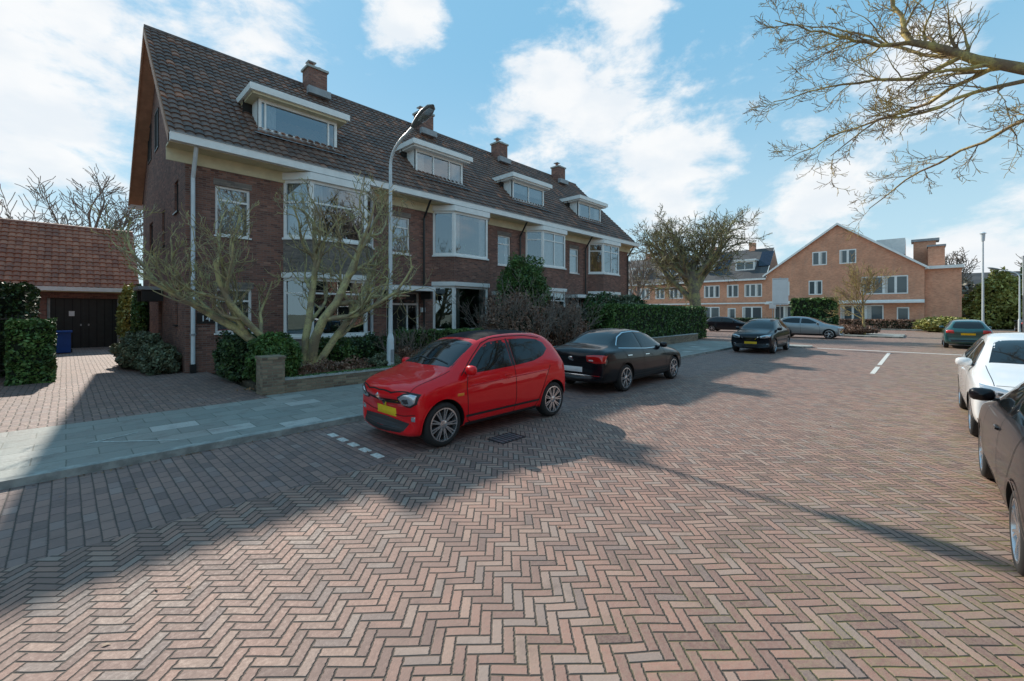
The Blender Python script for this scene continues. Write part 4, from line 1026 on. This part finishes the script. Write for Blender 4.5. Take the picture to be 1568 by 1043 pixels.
def sedan(paintm):
    c=Car('parked_car',PS,[.95,3.66],.325,paintm,.3,.14)
    c.patch('T',[(2.12,-.5),(2.12,.5)],[(1.42,-.62),(1.36,0),(1.42,.62)],'car_glass',20,10)
    c.patch('T',[(3.42,-.5),(3.40,0),(3.42,.5)],[(4.02,-.58),(4.06,0),(4.02,.58)],'car_glass',20,10)
    c.patch('S',[(1.72,1.02),(2.0,1.2),(2.3,1.34),(2.75,1.37)],[(1.72,.985),(2.2,.985),(2.75,.995)],'car_glass')
    c.patch('S',[(2.83,1.37),(3.2,1.35),(3.5,1.27),(3.72,1.15)],[(2.83,.995),(3.2,1.0),(3.6,1.02),(3.78,1.07)],'car_glass')
    c.line('S',[(1.6,.97),(2.0,1.24),(2.3,1.375),(2.8,1.405),(3.25,1.385),(3.55,1.29),(3.85,1.1)],.014,'chrome'); c.line('S',[(1.62,.965),(2.6,.972),(3.85,1.045)],.014,'chrome')
    c.line('S',[(1.66,.95),(1.5,.7),(1.5,.28),(2.75,.26),(2.79,.98),(2.79,1.38)],.010,n=50); c.line('S',[(2.79,.26),(3.2,.28),(3.32,.55),(3.6,.8),(3.75,1.0)],.010,n=40)
    c.line('S',[(1.4,.36),(3.25,.36)],.025,'trim'); c.patch('S',[(2.5,.84),(2.68,.845)],[(2.5,.81),(2.68,.815)],'chrome',off=.02); c.patch('S',[(3.4,.87),(3.58,.875)],[(3.4,.84),(3.58,.845)],'chrome',off=.02)
    c.patch('B2',[(.42,.90),(.6,.92),(.84,.92)],[(.42,.76),(.62,.72),(.84,.74)],'tail',14,8,.012); c.patch('B2',[(.46,.82),(.6,.82)],[(.46,.77),(.6,.76)],'tail_w',6,4,.016)
    c.patch('B',[(-.27,.62),(.27,.62)],[(-.27,.50),(.27,.50)],'plate_white',8,3,.015); c.line('B',[(-.78,.70),(.78,.70)],.008); c.line('B',[(-.8,.44),(.8,.44)],.012,'chrome'); c.line('B',[(-.38,.96),(-.38,.72)],.006);c.line('B',[(.38,.96),(.38,.72)],.006)
    c.patch('B',[(-.06,.86),(.06,.86)],[(-.06,.76),(.06,.76)],'chrome',6,4,.012); c.patch('B',[(-.6,.40),(.6,.40)],[(-.6,.32),(.6,.32)],'trim',10,3)
    c.line('T',[(4.1,-.66),(4.62,-.64)],.007);c.line('T',[(4.1,.66),(4.62,.64)],.007)
    c.patch('F2',[(.45,.66),(.8,.72)],[(.45,.56),(.8,.58)],'lens',10,6,.01); c.patch('F',[(-.4,.64),(.4,.64)],[(-.35,.3),(.35,.3)],'trim')
    c.mirror(1.72,.99,paintm); c.wheelset(7,'rim',True); return c
sedan('paint_black').done((8.2+4.77,6.0,0),math.pi)
SV=[(0,.32,.60,.68,.74,.6),(.06,.24,.74,.83,.84,.68),(.25,.2,.84,.93,.88,.72),(.9,.19,.92,1.03,.9,.74),(1.2,.19,.95,1.1,.9,.72),(1.6,.19,.98,1.34,.9,.66),(2.1,.19,1.0,1.53,.9,.61),(2.8,.19,1.02,1.59,.9,.6),
 (3.5,.19,1.05,1.57,.9,.58),(3.88,.2,1.06,1.46,.89,.57),(4.12,.24,1.04,1.2,.87,.62),(4.28,.3,.95,1.06,.84,.66),(4.35,.42,.75,.86,.78,.6)]
def suv(paintm,name='parked_car',R=.335,plate='plate_yellow',sp=5,arch=False):
    c=Car(name,SV,[.87,3.50],R,paintm,.28,.14,arch)
    c.patch('T',[(2.02,-.52),(2.02,.52)],[(1.28,-.64),(1.20,0),(1.28,.64)],'car_glass',20,10)
    c.patch('B',[(-.46,1.50),(.46,1.50)],[(-.58,1.12),(0,1.10),(.58,1.12)],'car_glass',16,8)
    c.patch('S',[(1.55,1.11),(1.85,1.29),(2.1,1.40),(2.55,1.46)],[(1.55,1.07),(2.0,1.07),(2.55,1.085)],'car_glass')
    c.patch('S',[(2.63,1.46),(3.1,1.46),(3.45,1.42),(3.72,1.30)],[(2.63,1.085),(3.1,1.10),(3.55,1.14),(3.75,1.2)],'car_glass')
    c.line('S',[(1.5,.98),(1.4,.75),(1.4,.3),(2.55,.28),(2.59,.98),(2.59,1.48)],.011,n=50); c.line('S',[(2.59,.28),(3.0,.30),(3.15,.55),(3.42,.85),(3.55,1.1)],.011,n=40)
    c.patch('S',[(1.28,.34),(3.1,.34)],[(1.28,.23),(3.1,.23)],'trim'); c.patch('S',[(2.32,.93),(2.5,.935)],[(2.32,.90),(2.5,.905)],paintm,off=.022)
    c.patch('F2',[(.42,.80),(.62,.86),(.80,.88)],[(.42,.70),(.6,.70),(.80,.76)],'lens',14,8,.012); c.patch('F2',[(.50,.78),(.64,.81)],[(.50,.73),(.64,.74)],'lens_dark',8,4,.016)
    c.patch('F',[(-.40,.79),(0,.80),(.40,.79)],[(-.34,.62),(0,.58),(.34,.62)],'trim',14,5,.007); c.line('F',[(-.36,.77),(-.16,.62),(.16,.62),(.36,.77)],.025,'chrome',off=.012)
    c.patch('F',[(-.26,.54),(.26,.54)],[(-.26,.43),(.26,.43)],plate,6,3,.02); c.patch('F',[(-.55,.41),(.55,.41)],[(-.5,.29),(.5,.29)],'trim',14,4,.005); c.patch('F2',[(.62,.46),(.74,.48)],[(.62,.38),(.74,.39)],'lens_dark',6,4,.01)
    c.patch('B2',[(.52,1.02),(.80,1.02)],[(.50,.84),(.80,.86)],'tail',12,8,.012); c.patch('B',[(-.26,.86),(.26,.86)],[(-.26,.75),(.26,.75)],'plate_yellow',6,3,.016); c.line('B',[(-.75,.66),(.75,.66)],.01); c.patch('B',[(-.65,.5),(.65,.5)],[(-.6,.36),(.6,.36)],'trim',10,4)
    c.line('T',[(.3,-.64),(.14,0),(.3,.64)],.009); c.line('T',[(.3,.66),(1.2,.68)],.008);c.line('T',[(.3,-.66),(1.2,-.68)],.008)
    c.mirror(1.52,1.08,paintm); c.wheelset(sp,'rim',True); return c
suv('paint_navy',arch=True).done((21.7,5.75,0))
suv('paint_white',R=.325,sp=6).done((8.85,-1.38,0),0,(.97,.97,.97))
suv('paint_brown',R=.325,sp=7).done((8.17,-1.33,0),math.pi,(.96,.96,.93))
suv('paint_green').done((31.8+4.35,-1.7,0),math.pi,(1,1,.95))
suv('paint_grey').done((38.3,3.9,0),math.pi/2,(1,1,1))
suv('paint_navy').done((45,11.5,0),math.pi/2,(1,1,.92))
suv('paint_grey').done((72,-9.5,0),math.pi*.9,(1,1,.92))
suv('paint_navy').done((66,-7.5,0),math.pi,(1,1,.92))

# ------------------------------------------------------------------ world, sun, camera
w=bpy.data.worlds.new('World'); scene.world=w; w.use_nodes=True; nt=NT(w.node_tree)
SUN_EL=math.radians(36.7); SUN_AZ=math.radians(9)
sky=nt.n.new('ShaderNodeTexSky'); sky.sky_type='NISHITA'; sky.sun_disc=False; sky.sun_elevation=SUN_EL; sky.sun_rotation=SUN_AZ
sky.air_density=1.0; sky.dust_density=.4; sky.ozone_density=1.5
dv=nt.n.new('ShaderNodeTexCoord').outputs['Generated']
x,y,z=nt.sep(dv)[:3]
st=nt.comb(x,y,nt.m('MULTIPLY',z,1.9))
n1=nt.noise(st,6.5,9,.62,.15)
dens=None
for az,el,r in((33.8,24.8,.24),(24.6,19,.19),(38,29,.13),(90,28,.24),(76,29.6,.14),(94,18,.20),(93.5,6,.13),(7.8,13.4,.12),(.6,21.7,.10),(29.6,34,.10),(-5,4,.16),(58,34,.10),(16,8,.09),(140,30,.4),(-60,20,.25),(-120,45,.3)):
    a=math.radians(az);e=math.radians(el); v=(math.cos(a)*math.cos(e),math.sin(a)*math.cos(e),math.sin(e))
    d=nt.vm('DISTANCE',dv,v); f=nt.m('SUBTRACT',1.0,nt.m('DIVIDE',d,r))
    dens=f if dens is None else nt.m('MAXIMUM',dens,f)
dens=nt.m('MAXIMUM',dens,-.8)
val=nt.m('ADD',nt.m('MULTIPLY',dens,.7),nt.m('MULTIPLY',nt.m('SUBTRACT',n1,.5),2.3))
al=nt.m('MULTIPLY',nt.sm(val,.0,.55),.92)
grad=nt.mix(nt.sm(z,.0,.55),(3.8,5.35,6.05),(1.6,3.65,5.35))
pale=nt.mix(.9,sky.outputs[0],grad)
sh=nt.noise(st,9,4,.5)
col=nt.mix(al,pale,nt.mix(nt.sm(sh,.35,.65),(5.8,6.1,6.4),(6.7,6.7,6.7)))
bg=w.node_tree.nodes['Background']; nt.put(bg.inputs[0],col); bg.inputs[1].default_value=.15
sl=bpy.data.lights.new('sun','SUN'); sl.energy=5.0; sl.angle=math.radians(.7); sl.color=(1,.92,.81)
so=bpy.data.objects.new('sun',sl); COL.objects.link(so)
sd=Vector((math.cos(SUN_EL)*math.sin(SUN_AZ),math.cos(SUN_EL)*math.cos(SUN_AZ),math.sin(SUN_EL)))
so.rotation_euler=sd.to_track_quat('Z','Y').to_euler()
cam=bpy.data.cameras.new('camera'); co=bpy.data.objects.new('camera',cam); COL.objects.link(co)
cam.sensor_width=36; cam.lens=36*655/1568; cam.shift_y=-.0277; cam.clip_end=2000; cam.clip_start=.05
co.location=(0,0,1.9); co.rotation_euler=(math.pi/2,0,math.radians(43.8-90))
scene.camera=co
scene.view_settings.view_transform='Standard'; scene.view_settings.look='None'; scene.view_settings.exposure=0
